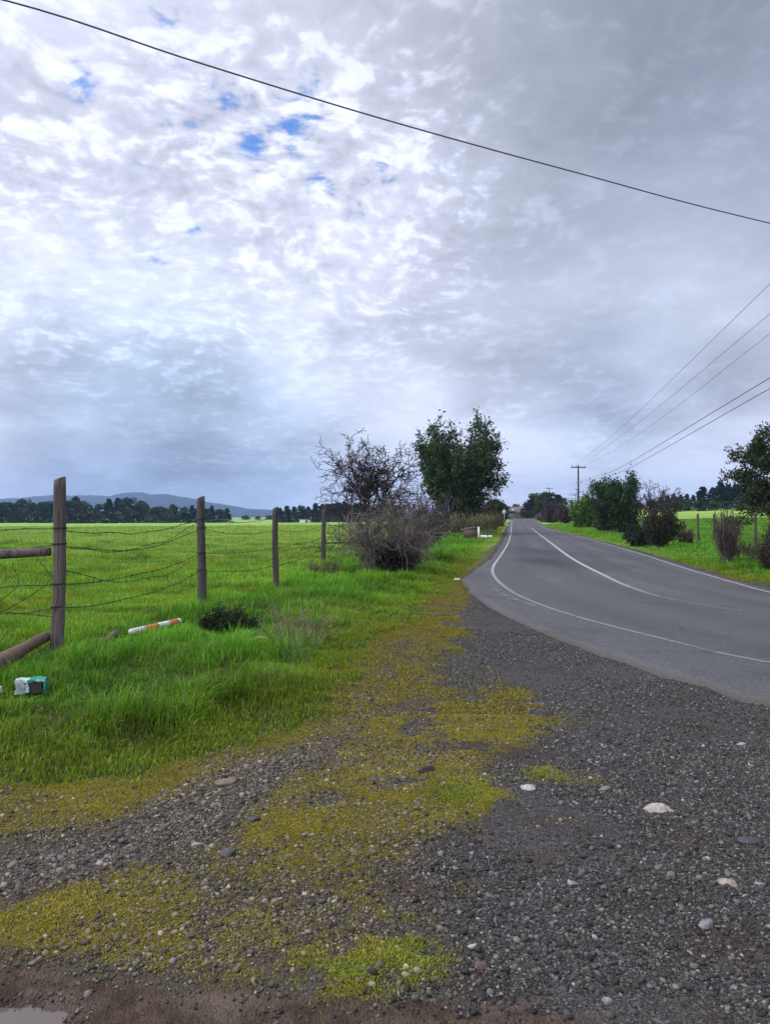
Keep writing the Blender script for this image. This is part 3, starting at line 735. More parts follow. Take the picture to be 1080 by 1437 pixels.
# ------------------------------------------------------------------ fences
FENCE = thing('barbed_wire_fence', 'weathered post and barbed wire fence along the green pasture with broken rail', 'fence', (-3.8, 8.7, 0))
FO = np.array(FENCE.location)
def post(parent, origin, name, x, y, ztop, r, lean, mat, seed, sides=14):
    zb = gz1(x, y) - .15; n_ = 22; t = np.linspace(0, 1, n_)
    rr = np.random.default_rng(seed)
    P = np.stack([x + lean[0] * t + .012 * np.sin(t * 5 + seed), y + lean[1] * t, zb + (ztop - zb) * t], 1)
    R = r * (1.06 - .12 * t) * (1 + .05 * (fbm(t * 9, t * 0 + seed, seed, 3) - .5) * 2); R[-1] *= .93
    b = MB(); b.tube(P - origin, R, sides, True)
    V = b.V[0]; q = fbm(V[:, 0] * 25 + seed, V[:, 1] * 25, seed, 3) - .5
    c = np.repeat(P - origin, sides, 0); V[:len(c)] = c + (V[:len(c)] - c) * (1 + .22 * q[:len(c), None])
    tip = slice(len(c) - sides, len(c)); V[tip, 2] += .03 * (V[tip, 0] - c[-1, 0]) / r
    return b.build(name, mat, parent)
PO = [(-6.6, 8.35, 1.95, .075, (0, 0)), (-3.81, 8.70, 2.04, .072, (.045, 0)), (-3.21, 13.1, 1.94, .074, (0, 0)), (-2.38, 16.3, 1.80, .066, (0, 0)), (-1.97, 24.0, 1.85, .075, (.02, 0)),
      (-.75, 32.5, 1.75, .06, (.03, 0)), (.95, 43, 1.7, .06, (0, 0)), (3.3, 55, 1.8, .06, (0, 0)), (5.0, 64, 1.85, .06, (0, 0)), (8.0, 78, 1.95, .06, (0, 0))]
for k, (x, y, zt, r, ln) in enumerate(PO):
    post(FENCE, FO, 'post', x, y, zt, r, ln, M_post if k < 2 else M_postdark, 300 + k)
b = MB(); t = np.linspace(0, 1, 14)                                  # brace rail
A = np.array([-6.55, 8.30, 1.12]); B = np.array([-3.86, 8.64, 1.19])
b.tube(A + (B - A) * t[:, None] + np.stack([t * 0, t * 0, .012 * np.sin(t * 7)], 1) - FO, .056 * (1 + .06 * np.sin(t * 11)), 10)
o = b.build('rail', M_post, FENCE)
def strand(parent, origin, A, B, sag, r, barbs=True, seed=0, wob=.012, nm='barbed_wire'):
    A, B = np.array(A, float), np.array(B, float); L = np.linalg.norm(B - A); n_ = max(12, int(L / .16)); t = np.linspace(0, 1, n_)
    P = A + (B - A) * t[:, None]; P[:, 2] -= sag * 4 * t * (1 - t)
    P[:, 2] += (fbm(t * L * 1.6, t * 0 + seed, seed, 3) - .5) * wob * 2 * np.sin(np.pi * t) ** .3
    P[:, 1] += (fbm(t * L * 1.6, t * 0 + seed, seed + 5, 3) - .5) * wob * 2
    b = MB(); b.tube(P - origin, r, 4, False)
    if barbs:
        rr = random.Random(seed)
        for k in range(1, n_ - 1):
            d = np.array([rr.uniform(-.4, .4), rr.uniform(-.6, .6), rr.uniform(-1, 1)]); d /= np.linalg.norm(d)
            b.tube(np.array([P[k] - d * .02, P[k] + d * .02]) - origin, r * .8, 3, False)
    return b.build(nm, M_wire, parent)
def zat(v, y): return H - (v - HOR) * y / F_PX
W1 = [zat(v, 8.7) for v in (742, 764, 820, 852)]; W2 = [zat(v, 13.1) for v in (729, 741, 776, 800)]
W3 = [1.55, 1.28, .9, .5]
for k in range(4):
    strand(FENCE, FO, (-3.80, 8.63, W1[k]), (-3.21, 13.03, W2[k]), (.14, .2, .12, .14)[k], .0055, True, 10 + k, .03)
    strand(FENCE, FO, (-6.6, 8.28, W1[k] + (.02, -.1, .1, -.05)[k]), (-3.80, 8.63, W1[k]), (.05, .13, .06, .08)[k], .005, True, 20 + k, .06)
    for q in range(2, 9):
        x0, y0 = PO[q][:2]; x1, y1 = PO[q + 1][:2]
        za = W2[k] if q == 2 else W3[k] + gz1(x0, y0); zb = W3[k] + gz1(x1, y1)
        strand(FENCE, FO, (x0, y0 - .06, za), (x1, y1 - .06, zb), (.08, .1, .05, .06)[k] if q < 4 else .03, .0045 if q < 4 else .006, q < 4, 40 + k * 9 + q, .02)
rr = random.Random(5)
for k in range(7):                                                    # loose strands of torn netting by the brace
    x0 = -5.3 + k * .22; b = MB(); t = np.linspace(0, 1, 16)
    P = np.stack([x0 + .10 * np.sin(t * rr.uniform(4, 9) + k) + t * rr.uniform(-.25, .35), np.full(16, 8.35 + .05 * k) + .04 * np.cos(t * 6), 1.08 - t * rr.uniform(.55, .95)], 1)
    b.tube(P - FO, .004, 4, False); b.build('loose_wire', M_wire, FENCE)
for x0, y0, z0, x1, y1, z1, s in [(-5.2, 8.3, .92, -3.84, 8.62, .45, .12), (-5.4, 8.3, .35, -3.84, 8.62, .86, .18), (-3.78, 8.66, 1.28, -3.2, 13.0, 1.55, .26), (-3.78, 8.66, 1.02, -3.2, 13.0, .95, .30)]:
    strand(FENCE, FO, (x0, y0, z0), (x1, y1, z1), s, .0046, True, int(x0 * -100), .05, 'loose_wire')
for k in (1, 2):                                                      # wire bindings round the posts
    x0, y0 = PO[k][:2]
    for zz in (W1 if k == 1 else W2):
        th = np.linspace(0, 4 * math.pi, 30); b = MB()
        lx = PO[k][4][0] * zz / 2
        b.tube(np.stack([x0 + lx + .082 * np.cos(th), y0 + .082 * np.sin(th), zz + th * .0012], 1) - FO, .0035, 4, False); b.build('binding', M_wire, FENCE)

RF = thing('wire_fence', 'thin post and wire fence before the small pasture across the road', 'fence', (at(1059, 40), 40, 0)); RO = np.array(RF.location)
RP = [(1150, 772, 716), (1059, 767, 719), (1001, 760, 721), (979, 762, 721), (959, 758, 729), (943, 760, 721), (900, 753, 727), (889, 744, 720), (880, 747, 728)]
pts = []
for k, (u, v, vt) in enumerate(RP):
    x0, y0 = flat(u, v); pts.append((x0, y0)); post(RF, RO, 'post', x0, y0, hgt(vt, y0), .075 if k != 5 else .085, (.02 * (k % 3 - 1), 0), M_postdark if k in (1, 2, 3) else M_post, 400 + k, 8)
for a_, b_ in ((0, 1), (1, 3), (3, 5), (5, 6), (6, 8)):
    for zz in (.45, .85, 1.25, 1.6):
        (x0, y0), (x1, y1) = pts[a_], pts[b_]
        strand(RF, RO, (x0, y0, zz + gz1(x0, y0)), (x1, y1, zz + gz1(x1, y1)), .03, .006, False, int(zz * 100) + a_, .01, 'wire')

# things lying by the fence
def lying(name, A, B, r0, r1, mat, label, cat, seed):
    A, B = np.array(A, float), np.array(B, float); t = np.linspace(0, 1, 16); o0 = A.copy()
    b = MB(); P = A + (B - A) * t[:, None]; P[:, 2] += .02 * np.sin(t * 6 + seed)
    b.tube(P - o0, (r0 + (r1 - r0) * t) * (1 + .08 * np.sin(t * 13 + seed)), 12)
    o = b.build(name, mat); o.location = o0; return tag(o, label, cat)
xa, ya = flat(64, 917); xb, yb = flat(-60, 985)
lying('fallen_log', (xa, ya + .05, gz1(xa, ya) + .14), (xb, yb, gz1(xb, yb) + .16), .055, .10, M_log, 'brown fallen fence log lying in grass at the foot of the tallest post', 'log', 1)
xa, ya = flat(134, 916); xb, yb = flat(163, 907)
lying('broken_post', (xa, ya, gz1(xa, ya) + .07), (xb, yb, gz1(xb, yb) + .09), .05, .04, M_rot, 'short rotten piece of post lying in grass below the striped pole', 'wood', 2)
xa, ya = flat(184, 899); xb, yb = flat(252, 881)
A = np.array((xa, ya, .075)); B = np.array((xb, yb, .10)); A[2] += gz1(xa, ya); B[2] += gz1(xb, yb)
pole = thing('striped_pole', 'orange and white striped pole lying in the grass', 'pole', A)
cuts = [0, .26, .52, .76, .95, 1.0]
for k in range(5):
    b = MB(); P = np.array([A + (B - A) * q for q in np.linspace(cuts[k], cuts[k + 1], 4)]) - A
    b.tube(P, .039, 12, True); b.build('orange_band' if k % 2 else 'white_band', M_orange if k % 2 else M_white, pole)

# crushed drink carton
cx, cy = flat(45, 984); czz = gz1(cx, cy) + .05
CS = .74
car = thing('crushed_carton', 'crushed white and teal carton box with torn dark opening in the grass', 'carton', (cx, cy, czz), None, .25)
def warped(name, lo, hi, mat, amp, seed, parent):
    V, F = [], []
    g = np.linspace(0, 1, 7); b = MB(); V0 = []
    lo, hi = np.array(lo), np.array(hi)
    for ax in range(3):
        for side in (0, 1):
            U, W = np.meshgrid(g, g); Q = np.zeros((49, 3)); o_ = [k for k in range(3) if k != ax]
            Q[:, o_[0]] = U.ravel(); Q[:, o_[1]] = W.ravel(); Q[:, ax] = side
            P = lo + (hi - lo) * Q
            P = P + amp * (np.stack([fbm(P[:, 0] * 9 + P[:, 2] * 7, P[:, 1] * 9 + k * 5, seed + k, 3) for k in range(3)], 1) - .5)
            i = (np.arange(6)[:, None] * 7 + np.arange(6)[None]).ravel(); Fq = np.stack([i, i + 1, i + 8, i + 7], 1)
            b.add(P, Fq if side else Fq[:, ::-1])
    return b.build(name, mat, parent, False)
car.scale = (CS, CS, CS * .85)
warped('side_panel', (-.165, -.09, -.02), (-.05, .09, .155), M_carton, .10, 3, car)
warped('inside', (-.05, -.085, -.01), (.135, .08, .135), M_inner, .05, 4, car)
warped('top_flap', (-.02, -.10, .150), (.165, .03, .172), M_teal, .075, 5, car)
warped('top_panel', (-.15, -.09, .145), (.15, .09, .160), M_carton, .07, 9, car)
warped('end_panel', (.135, -.09, -.02), (.160, .08, .150), M_teal, .09, 6, car)
warped('torn_flap', (-.05, -.115, .02), (-.012, -.085, .13), M_carton, .05, 8, car)
def litter(name, u, v, wpx, hpx, label, cat, mat=M_white, lift=.05):
    x0, y0 = flat(u, v); k = y0 / F_PX; o = warped(name, (-wpx * k / 2, -.6 * wpx * k / 2, 0), (wpx * k / 2, .6 * wpx * k / 2, hpx * k), mat, .3 * wpx * k, int(u), None)
    o.location = (x0, y0, gz1(x0, y0) + lift); return tag(o, label, cat)
litter('carton_scrap', -1, 992, 9, 8, 'pale scrap of carton in grass at the picture edge below the crushed carton', 'litter', M_carton, .1)
litter('paper_scrap', 641, 816, 8, 2, 'small white paper scrap on the yellow grass edge by the asphalt', 'litter', M_white, .03)
litter('white_bag', 846, 748, 9, 6, 'small white plastic bag in front of the dark bushes across the road', 'litter', M_white, .1)

# low barrier on the verge
bx, by = at(662, 50), 50.0; bz = gz1(bx, by)
bar = thing('low_barrier', 'low wooden culvert barrier with pale end post in front of the leafy tree', 'barrier', (bx, by, bz))
b = MB(); b.box((.38, -.06, -.1), (.50, .06, .86)); b.build('end_post', M_white, bar, False)
b = MB(); b.tube([(-.75, .25, .62), (-.1, .08, .76), (.44, 0, .84)], .06, 8); b.build('top_rail', M_post, bar)
b = MB(); b.box((-.55, .04, .05), (.36, .09, .62), rz=-.1); b.build('board', M_rustred, bar, False)
litter('white_board', 682, 757, 16, 2, 'white board lying flat in grass beside the low barrier', 'board', M_white, .1)

# ------------------------------------------------------------------ plants
def rot_about(v, axis, ang):
    axis = axis / (np.linalg.norm(axis) + 1e-9)
    return v * math.cos(ang) + np.cross(axis, v) * math.sin(ang) + axis * (axis @ v) * (1 - math.cos(ang))

def grow(r, p, d, L, rad_, lev, prm, out, tips):
    n_ = prm['seg'][lev]; pts = [p.copy()]; dd = d / np.linalg.norm(d)
    for k in range(n_):
        dd = dd + r.normal(0, prm['wander'][lev], 3); dd[2] += prm['up'][lev]; dd /= np.linalg.norm(dd)
        pts.append(pts[-1] + dd * L / n_)
    pts = np.array(pts); last = lev == len(prm['seg']) - 1
    out.append((lev, pts, np.linspace(rad_, rad_ * prm['taper'], n_ + 1)))
    if last: tips.append(pts); return
    nc = prm['n'][lev]; nc = max(1, int(round(nc * r.uniform(.75, 1.25))))
    for c in range(nc):
        t = prm['from'][lev] + (1 - prm['from'][lev]) * (c + r.uniform(.2, 1)) / nc; t = min(t, 1)
        f = t * n_; k = min(int(f), n_ - 1); q = pts[k] + (pts[k + 1] - pts[k]) * (f - k)
        ax = np.cross(pts[k + 1] - pts[k], r.normal(0, 1, 3)); cd = rot_about((pts[k + 1] - pts[k]) / np.linalg.norm(pts[k + 1] - pts[k]), ax, prm['ang'][lev] * r.uniform(.6, 1.3))
        grow(r, q, cd, L * prm['len'][lev] * r.uniform(.65, 1.25) * (1 - prm.get('cone', 0) * t), rad_ * prm['thin'][lev] * (1 - .4 * t), lev + 1, prm, out, tips)

def leaf_mesh(name, P, size, tints, r, mat, parent, aspect=.55, hang=0.):
    N = len(P); A = r.normal(0, 1, (N, 3)); A[:, 2] -= hang; A /= np.linalg.norm(A, axis=1, keepdims=True)
    B = np.cross(A, r.normal(0, 1, (N, 3))); B /= np.linalg.norm(B, axis=1, keepdims=True) + 1e-9
    s = (size * r.uniform(.6, 1.4, N))[:, None]
    Cc = np.cross(A, B) * s * .18
    V = np.stack([P - A * s, P + B * s * aspect + Cc, P + A * s, P - B * s * aspect + Cc], 1)
    k = (np.arange(N) * 4)[:, None]
    return mk(name, V.reshape(-1, 3), np.vstack([k + np.array([[0, 1, 2]]), k + np.array([[0, 2, 3]])]), mat, parent, False, np.repeat(tints, 4, 0))

def tints(r, N, pal, lo=.6, hi=1.3): return np.array(pal)[r.integers(0, len(pal), N)] * r.uniform(lo, hi, (N, 1))

def tree(name, label, cat, loc, seed, height, prm, bark, leaf=None, twig=None, group=None, stems=1, spread=.0, squash=(1, 1)):
    """trunk and limbs from recursive growth; crown of leaf faces or thin bare twigs; scaled to its height"""
    r = np.random.default_rng(seed); out, tips = [], []
    for s in range(stems):
        a = 2 * math.pi * (s + r.uniform(-.3, .3)) / stems
        d = np.array([math.cos(a) * spread, math.sin(a) * spread, 1.])
        grow(r, np.array([math.cos(a), math.sin(a), 0]) * prm.get('foot', .04) * (stems > 1), d, prm['L'] * r.uniform(prm.get('lo', .85), 1.1) if stems > 1 else prm['L'], prm['r'], 0, prm, out, tips)
    allp = np.concatenate([p for _, p, _ in out]); sc = height / np.percentile(allp[:, 2], 99.5)
    S = np.array([sc * squash[0], sc * squash[1], sc])
    root = thing(name, label, cat, loc, group)
    nl = len(prm['seg']); cut = prm.get('cut', nl - 1)
    b = MB(); t = MB()
    for lev, p, rr_ in out:
        if lev < cut: b.tube(p * S, np.maximum(rr_ * sc, prm.get('rmin', .004)), 7 if lev == 0 else 5 if lev == 1 else 4, False)
        else: t.tube(p * S, np.maximum(rr_ * sc, prm.get('rmin', .004)), 3, False, tint=tints(r, 1, twig or [(.05, .045, .04)], .7, 1.3)[0])
    b.build('trunk' if cat == 'tree' else 'stem', bark, root)
    if leaf:
        k = leaf['per']; P = np.concatenate([np.repeat((p * S)[1:], k, 0) for p in tips])
        P = P + r.normal(0, leaf['jit'], P.shape)
        if 'max' in leaf and len(P) > leaf['max']: P = P[r.choice(len(P), leaf['max'], replace=False)]
        if 'zmin' in leaf: P = P[P[:, 2] > leaf['zmin']]
        lf = leaf_mesh('crown' if cat == 'tree' else 'foliage', P, leaf['size'], tints(r, len(P), leaf['pal']), r, leaf.get('mat', M_leaf), root, leaf.get('asp', .55), leaf.get('hang', 0))
    if t.n: t.build('twigs', M_twig, root)
    return root

def on(u, Y, dz=0): x0 = at(u, Y); return (x0, Y, float(zbase(np.array([x0]), np.array([Y]))[0]) + dz)

THORN = dict(seg=[7, 6, 5, 4, 3], wander=[.16, .30, .34, .36, .4], up=[.03, .05, .06, .04, .03], n=[8, 6, 4, 4], len=[.62, .58, .56, .58], ang=[.75, .8, .85, .9], thin=[.55, .55, .55, .55], L=2.6, r=.085, taper=.35, cut=2, rmin=.011, cone=.1)
THORN['from'] = [.3, .25, .2, .2]
tree('bare_tree', 'bare thorny tree with crooked dark branches beside the leafy tree', 'tree', on(519, 31, -.05), 29, hgt(620, 31), dict(THORN, n=[9, 6, 4, 4], L=2.6, wander=[.08, .2, .3, .34, .4], up=[.05, .05, .04, .03, .03], ang=[.75, .75, .8, .9], **{'from': [.2, .3, .25, .2]}),
     M_bark, None, [(.035, .028, .03), (.05, .038, .038), (.03, .024, .028)], stems=3, spread=.32, squash=(1.08, 1.05))
WIL = dict(seg=[8, 7, 6, 5], wander=[.07, .12, .2, .28], up=[.05, .07, .03, -.04], n=[11, 7, 6], len=[.5, .42, .42], ang=[.5, .55, .7], thin=[.45, .5, .5], L=7.5, r=.16, taper=.3, cut=3, rmin=.012, foot=.35)
WIL['from'] = [.22, .25, .2]
DKG = [(.03, .06, .016), (.045, .085, .022), (.06, .10, .03), (.02, .042, .014)]
tree('leafy_tree', 'tall dark green leafy tree with several upright trunks beside the road', 'tree', on(641, 65, -.05), 15, hgt(592, 65) - .3, dict(WIL, L=6.5, n=[12, 7, 6], up=[.03, .06, .03, -.04]), M_bark, dict(per=9, jit=.15, size=.125, pal=DKG, max=36000, zmin=1.8), [(.03, .027, .022)], stems=11, spread=.40, squash=(.84, .84))

BUSH = dict(lo=.35, seg=[6, 5, 4], wander=[.16, .26, .32], up=[.03, .03, .02], n=[8, 6], len=[.55, .55], ang=[.55, .7], thin=[.6, .6], L=2.2, r=.016, taper=.35, cut=1, rmin=.0055, foot=.35)
BUSH['from'] = [.15, .15]
PINK = [(.155, .13, .108), (.115, .096, .08), (.20, .175, .15), (.08, .067, .057)]
tree('bare_bush', 'big greyish pink tangle of bare twigs beside the last near fence post', 'shrub', on(545, 20.6), 21, 2.25, dict(BUSH, wander=[.2, .32, .4], n=[9, 7]), M_barkgrey, None, PINK, stems=44, spread=.62, squash=(.9, .86))
tree('bare_bush', 'low dark bramble bush at the foot of the bare twig tangle', 'shrub', on(552, 20.2), 22, .85, BUSH, M_bark, dict(per=2, jit=.08, size=.035, pal=[(.03, .022, .022), (.022, .02, .014), (.04, .03, .03)]), [(.035, .025, .028), (.025, .02, .02)], stems=26, spread=.9, squash=(.8, .8))
tree('bare_bush', 'grey leafless bush between the twig tangle and the leafy tree', 'shrub', on(588, 30), 23, 2.0, BUSH, M_barkgrey, None, PINK, stems=24, spread=.5, squash=(.8, .8))
tree('bare_bush', 'purplish dark leafless bush under the leafy tree crown', 'shrub', on(606, 44), 24, 3.1, dict(BUSH, rmin=.012), M_bark, None, [(.055, .042, .05), (.08, .064, .07)], stems=26, spread=.5, squash=(.8, .8))

# low dark bush at the second post, and a dry weed
x0, y0 = flat(314, 899); r = np.random.default_rng(31)
LOW = dict(seg=[5, 4, 3], wander=[.2, .3, .35], up=[-.02, .03, .03], n=[7, 5], len=[.6, .6], ang=[.6, .8], thin=[.6, .6], L=.5, r=.006, taper=.4, cut=1, rmin=.002, foot=.12)
LOW['from'] = [.2, .2]
tree('low_bush', 'low dark green cushion bush at the foot of the second fence post', 'shrub', (x0, y0 + .25, gz1(x0, y0) - .07), 31, .36, dict(LOW, lo=.3), M_bark, dict(per=4, jit=.02, size=.015, pal=[(.014, .03, .010), (.022, .04, .014), (.012, .02, .012)]), [(.03, .03, .022)], stems=80, spread=1.3, squash=(.82, .8))
WEED = dict(seg=[6, 4, 3], wander=[.08, .16, .2], up=[.02, .04, .03], n=[6, 4], len=[.4, .5], ang=[.45, .6], thin=[.6, .6], L=.7, r=.004, taper=.4, cut=1, rmin=.0022, foot=.12)
WEED['from'] = [.4, .3]
x0, y0 = flat(418, 935)
tree('dry_weed', 'dry brown weed with thin bare stems standing in the verge grass', 'weed', (x0, y0, gz1(x0, y0)), 33, .68, WEED, M_barkgrey, None, [(.19, .15, .09), (.15, .115, .07), (.23, .19, .12)], stems=15, spread=.5)
x0, y0 = flat(455, 815)
tree('dry_weed', 'brown dead weed clump between last near fence post and twig tangle', 'weed', (x0, y0, gz1(x0, y0)), 34, .55, dict(WEED, rmin=.004), M_barkgrey, None, [(.12, .10, .05), (.10, .08, .05), (.14, .13, .05)], stems=22, spread=.9)
# reeds near the leafy tree
for k, (u, Y, hh_, lab) in enumerate([(596, 52, 1.7, 'tall straw coloured reed clump left of the leafy tree trunks'), (652, 58, 1.9, 'straw coloured reed clump right of the leafy tree trunks'), (668, 70, 2.0, 'pale reed clump behind the low barrier')]):
    tree('reed_clump', lab, 'reeds', on(u, Y), 35 + k, hh_, dict(WEED, rmin=.014, foot=.9), M_barkgrey, None, [(.17, .15, .08), (.13, .12, .06), (.10, .095, .05), (.2, .17, .1)], stems=60, spread=.25, group='reeds by the leafy tree')

SHRUB = dict(lo=.4, seg=[5, 4, 3], wander=[.14, .24, .3], up=[.03, .02, .0], n=[8, 6], len=[.55, .55], ang=[.6, .75], thin=[.6, .6], L=2, r=.03, taper=.35, cut=1, rmin=.012, foot=.25)
SHRUB['from'] = [.15, .15]
def bush(u, Y, vtop, wpx, label, pal, seed, size=.10, leaves=True, twig=None, stems=16, per=5, group=None, spread=.75, name='bush', mx=9000):
    loc = on(u, Y); h = hgt(vtop, Y) - loc[2]; w = wpx * Y / F_PX
    k = w / max(h, .1) / 1.9
    return tree(name, label, 'shrub', loc, seed, h, dict(SHRUB, rmin=.0002 * Y + .004), M_bark, dict(per=per, jit=size * 1.1, size=size, pal=pal, max=mx) if leaves else None,
                twig or [(.05, .042, .04), (.035, .03, .03)], stems=stems, spread=spread, squash=(k, k), group=group)
BROWN = [(.075, .055, .042), (.055, .042, .034), (.10, .08, .06), (.05, .06, .025)]
DARK = [(.022, .038, .015), (.034, .052, .018), (.04, .042, .022)]
YG = [(.08, .16, .02), (.11, .20, .03), (.06, .12, .018)]
tree('dense_tree', 'dark dense rounded tree across the road, left of the bare purple tree', 'tree', on(866, 65, -.1), 51, hgt(668, 65) - on(866, 65)[2], dict(WIL, L=4.5, r=.12, up=[.05, .05, .03, 0], ang=[.7, .7, .8], **{'from': [.08, .15, .2]}), M_bark,
     dict(per=7, jit=.17, size=.11, pal=[(.026, .054, .018), (.036, .07, .024), (.05, .09, .03)], max=15000), [(.03, .026, .022)], stems=4, spread=.22, squash=(.85, .85))
tree('bare_tree', 'bare purplish tree with fine upswept twigs between the dark bushes', 'tree', on(908, 67, -.1), 52, hgt(672, 67) - on(908, 67)[2], dict(THORN, L=2.6, wander=[.08, .14, .2, .25, .3], up=[.06, .08, .08, .06, .05], rmin=.014, ang=[.5, .55, .6, .6]), M_bark, None, [(.075, .055, .065), (.055, .042, .05)], stems=3, spread=.4, squash=(1.1, 1.1))
bush(924, 37, 709, 52, 'large dark reddish brown bush around the tilted fence post', [(.03, .022, .018), (.045, .034, .024), (.04, .045, .018), (.03, .05, .02)], 53, .055, True, [(.06, .042, .042)], 20, 4)
bush(896, 39.5, 738, 42, 'low dark blue green bush in front of the reddish brown bush', [(.016, .032, .022), (.024, .044, .026)], 54, .055, True, None, 16)
bush(880, 66, 712, 34, 'black green bush filling the gap below the bare purple tree', DARK, 55, .09)
bush(850, 72, 715, 40, 'brown and green bush at the foot of the dense dark tree', [(.05, .055, .025), (.04, .065, .02)], 56, .09)
bush(842, 86, 710, 30, 'dark olive bush between light green bush and dense dark tree', [(.04, .065, .02), (.03, .05, .016)], 57, .1)
bush(815, 88, 699, 34, 'light yellow green bush at the foot of the utility pole', YG, 58, .14)
bush(793, 120, 706, 28, 'brown leafless bush left of the light green bush', BROWN, 59, .1, True, [(.07, .05, .05)], 20, 3)
bush(775, 135, 704, 34, 'purplish brown thicket under the far clump of dark trees', [(.05, .034, .036), (.04, .028, .028), (.065, .05, .048)], 60, .12, True, [(.07, .05, .055)], 20, 3)
bush(757, 160, 703, 18, 'olive green small bush at the road bend before the shed', [(.04, .06, .02), (.05, .055, .025)], 61, .16)
bush(765, 142, 722, 30, 'greyish pink low bush on the verge of the road bend', PINK, 62, .1, True, PINK, 20, 2)
tree('bare_tree', 'small bare tree behind the dark olive bush near the utility pole', 'tree', on(838, 100, -.1), 63, hgt(685, 100) - on(838, 100)[2], dict(THORN, rmin=.016), M_bark, None, [(.05, .04, .045)], stems=3, spread=.5, squash=(1.2, 1.2))
REED = dict(WEED, rmin=.006, foot=.45)
x0, y0 = flat(1018, 795)
tree('dry_shrub', 'brown dry upright shrub on the right verge before the pasture fence', 'shrub', (x0, y0, gz1(x0, y0)), 65, 1.75, dict(BUSH, L=1.8, up=[.05, .05, .04], rmin=.005, foot=.3), M_barkgrey, None, [(.10, .075, .062), (.13, .10, .085), (.07, .052, .045)], stems=46, spread=.2, squash=(.5, .5))
x0, y0 = flat(1085, 802)
tree('dry_shrub', 'dark brown shrub cut by the picture edge on the right verge', 'shrub', (x0, y0, gz1(x0, y0)), 66, 1.5, dict(BUSH, rmin=.005), M_bark, dict(per=2, jit=.05, size=.03, pal=BROWN), BROWN, stems=24, spread=.4, squash=(.5, .5))
x0, y0 = flat(1050, 795)
tree('dry_weed', 'low dry brown weeds between the two brown verge shrubs', 'weed', (x0, y0, gz1(x0, y0)), 67, .75, dict(WEED, rmin=.005, foot=.5), M_barkgrey, None, [(.12, .085, .06), (.09, .07, .05)], stems=60, spread=.5)
bush(962, 41, 745, 26, 'low brown weeds by the wire fence left of the pasture posts', BROWN, 68, .04, True, [(.09, .065, .055)], 20, 2)
OLIVE = [(.02, .034, .010), (.034, .054, .014), (.05, .07, .018), (.018, .024, .012)]
ET = tree('overhanging_tree', 'tree with drooping dark leaves and bare twigs cut by the right picture edge', 'tree', on(1150, 44, -.1), 70, hgt(578, 44), dict(WIL, L=5, r=.17, up=[.03, .01, -.03, -.10], ang=[.9, .7, .8], len=[.62, .45, .42], **{'from': [.35, .3, .2]}), M_bark,
          dict(per=11, jit=.15, size=.09, pal=OLIVE, max=40000, zmin=1.2), [(.04, .034, .03)], stems=3, spread=.28, squash=(1.0, 1.0))

# left of the road, farther on
bush(674, 72, 712, 26, 'brown and olive bush behind the low barrier on the left verge', [(.06, .055, .03), (.07, .055, .04), (.04, .05, .02)], 71, .1, True, [(.1, .08, .065)])
bush(688, 82, 707, 26, 'pinkish brown bush left of the round road sign', BROWN, 72, .1, True, PINK, 20, 3)
bush(682, 80, 726, 26, 'green grass bank bush below the pinkish brown bush', YG, 73, .1)
bush(700, 105, 705, 20, 'dark green bush right behind the round road sign', [(.02, .045, .014), (.03, .06, .02)], 74, .14)
bush(655, 95, 712, 30, 'dark olive bush seen past the leafy tree trunks', DARK, 75, .14)

# ------------------------------------------------------------------ far trees: a few kinds, then copies
def far_tree(name, kind, seed, loc, label, group):
    """unit tree one metre tall; crown of leaf clumps on boughs"""
    r = np.random.default_rng(seed); root = thing(name, label, 'tree', loc, group)
    b = MB(); t = np.linspace(0, 1, 6); P = []; T = []
    top = .93 if kind == 'conifer' else .6
    b.tube(np.stack([.01 * np.sin(t * 3), .01 * np.cos(t * 2), -.03 + t * top], 1), .022 * (1.1 - t), 6, False)
    if kind == 'conifer':
        for k in range(80):
            h = r.uniform(.03, .97); w = (1 - h) ** .8 * .33 * r.uniform(.55, 1.15) + .015; a = r.uniform(0, 6.28)
            e = np.array([math.cos(a) * w, math.sin(a) * w, h - .12 * w + .02])
            b.tube([(0, 0, h), tuple(e)], [.006, .002], 3, False)
            for q in range(22):
                s = r.uniform(.15, 1.05) ** .7; P.append(np.array([0, 0, h]) * (1 - s) + e * s + r.normal(0, .016 + .01 * (1 - h), 3)); T.append(0)
        size = .042
    else:
        nl = r.integers(9, 14)
        for k in range(nl):
            a = r.uniform(0, 6.28); rr_ = r.uniform(.05, .33); h = r.uniform(.32, .84) if k else .86
            rr_ *= 1 - .9 * max(0, h - .55); c = np.array([math.cos(a) * rr_, math.sin(a) * rr_, h]); s = r.uniform(.09, .19)
            b.tube([(0, 0, .22 + .3 * r.uniform()), tuple(c)], [.012, .004], 4, False)
            q = r.normal(0, 1, (95, 3)); q /= np.linalg.norm(q, axis=1, keepdims=True); q *= (r.uniform(.35, 1.15, 95) ** .6)[:, None]
            P += list(c + q * s * np.array([1.1, 1.1, .9]))
        P += list(np.stack([r.normal(0, .19, 420), r.normal(0, .19, 420), r.uniform(.0, .45, 420)], 1))
        size = .048
    P = np.array(P); pal = {'conifer': [(.014, .034, .022), (.022, .045, .027), (.011, .026, .018)], 'broad': [(.026, .052, .024), (.04, .07, .028), (.02, .038, .02)], 'pale': [(.05, .075, .032), (.065, .09, .042), (.04, .058, .03)]}[kind]
    b.build('trunk', M_bark, root); leaf_mesh('crown', P, size, tints(r, len(P), pal), r, M_needle, root, .7)
    return root
PROTO = {}
cnt = [0]
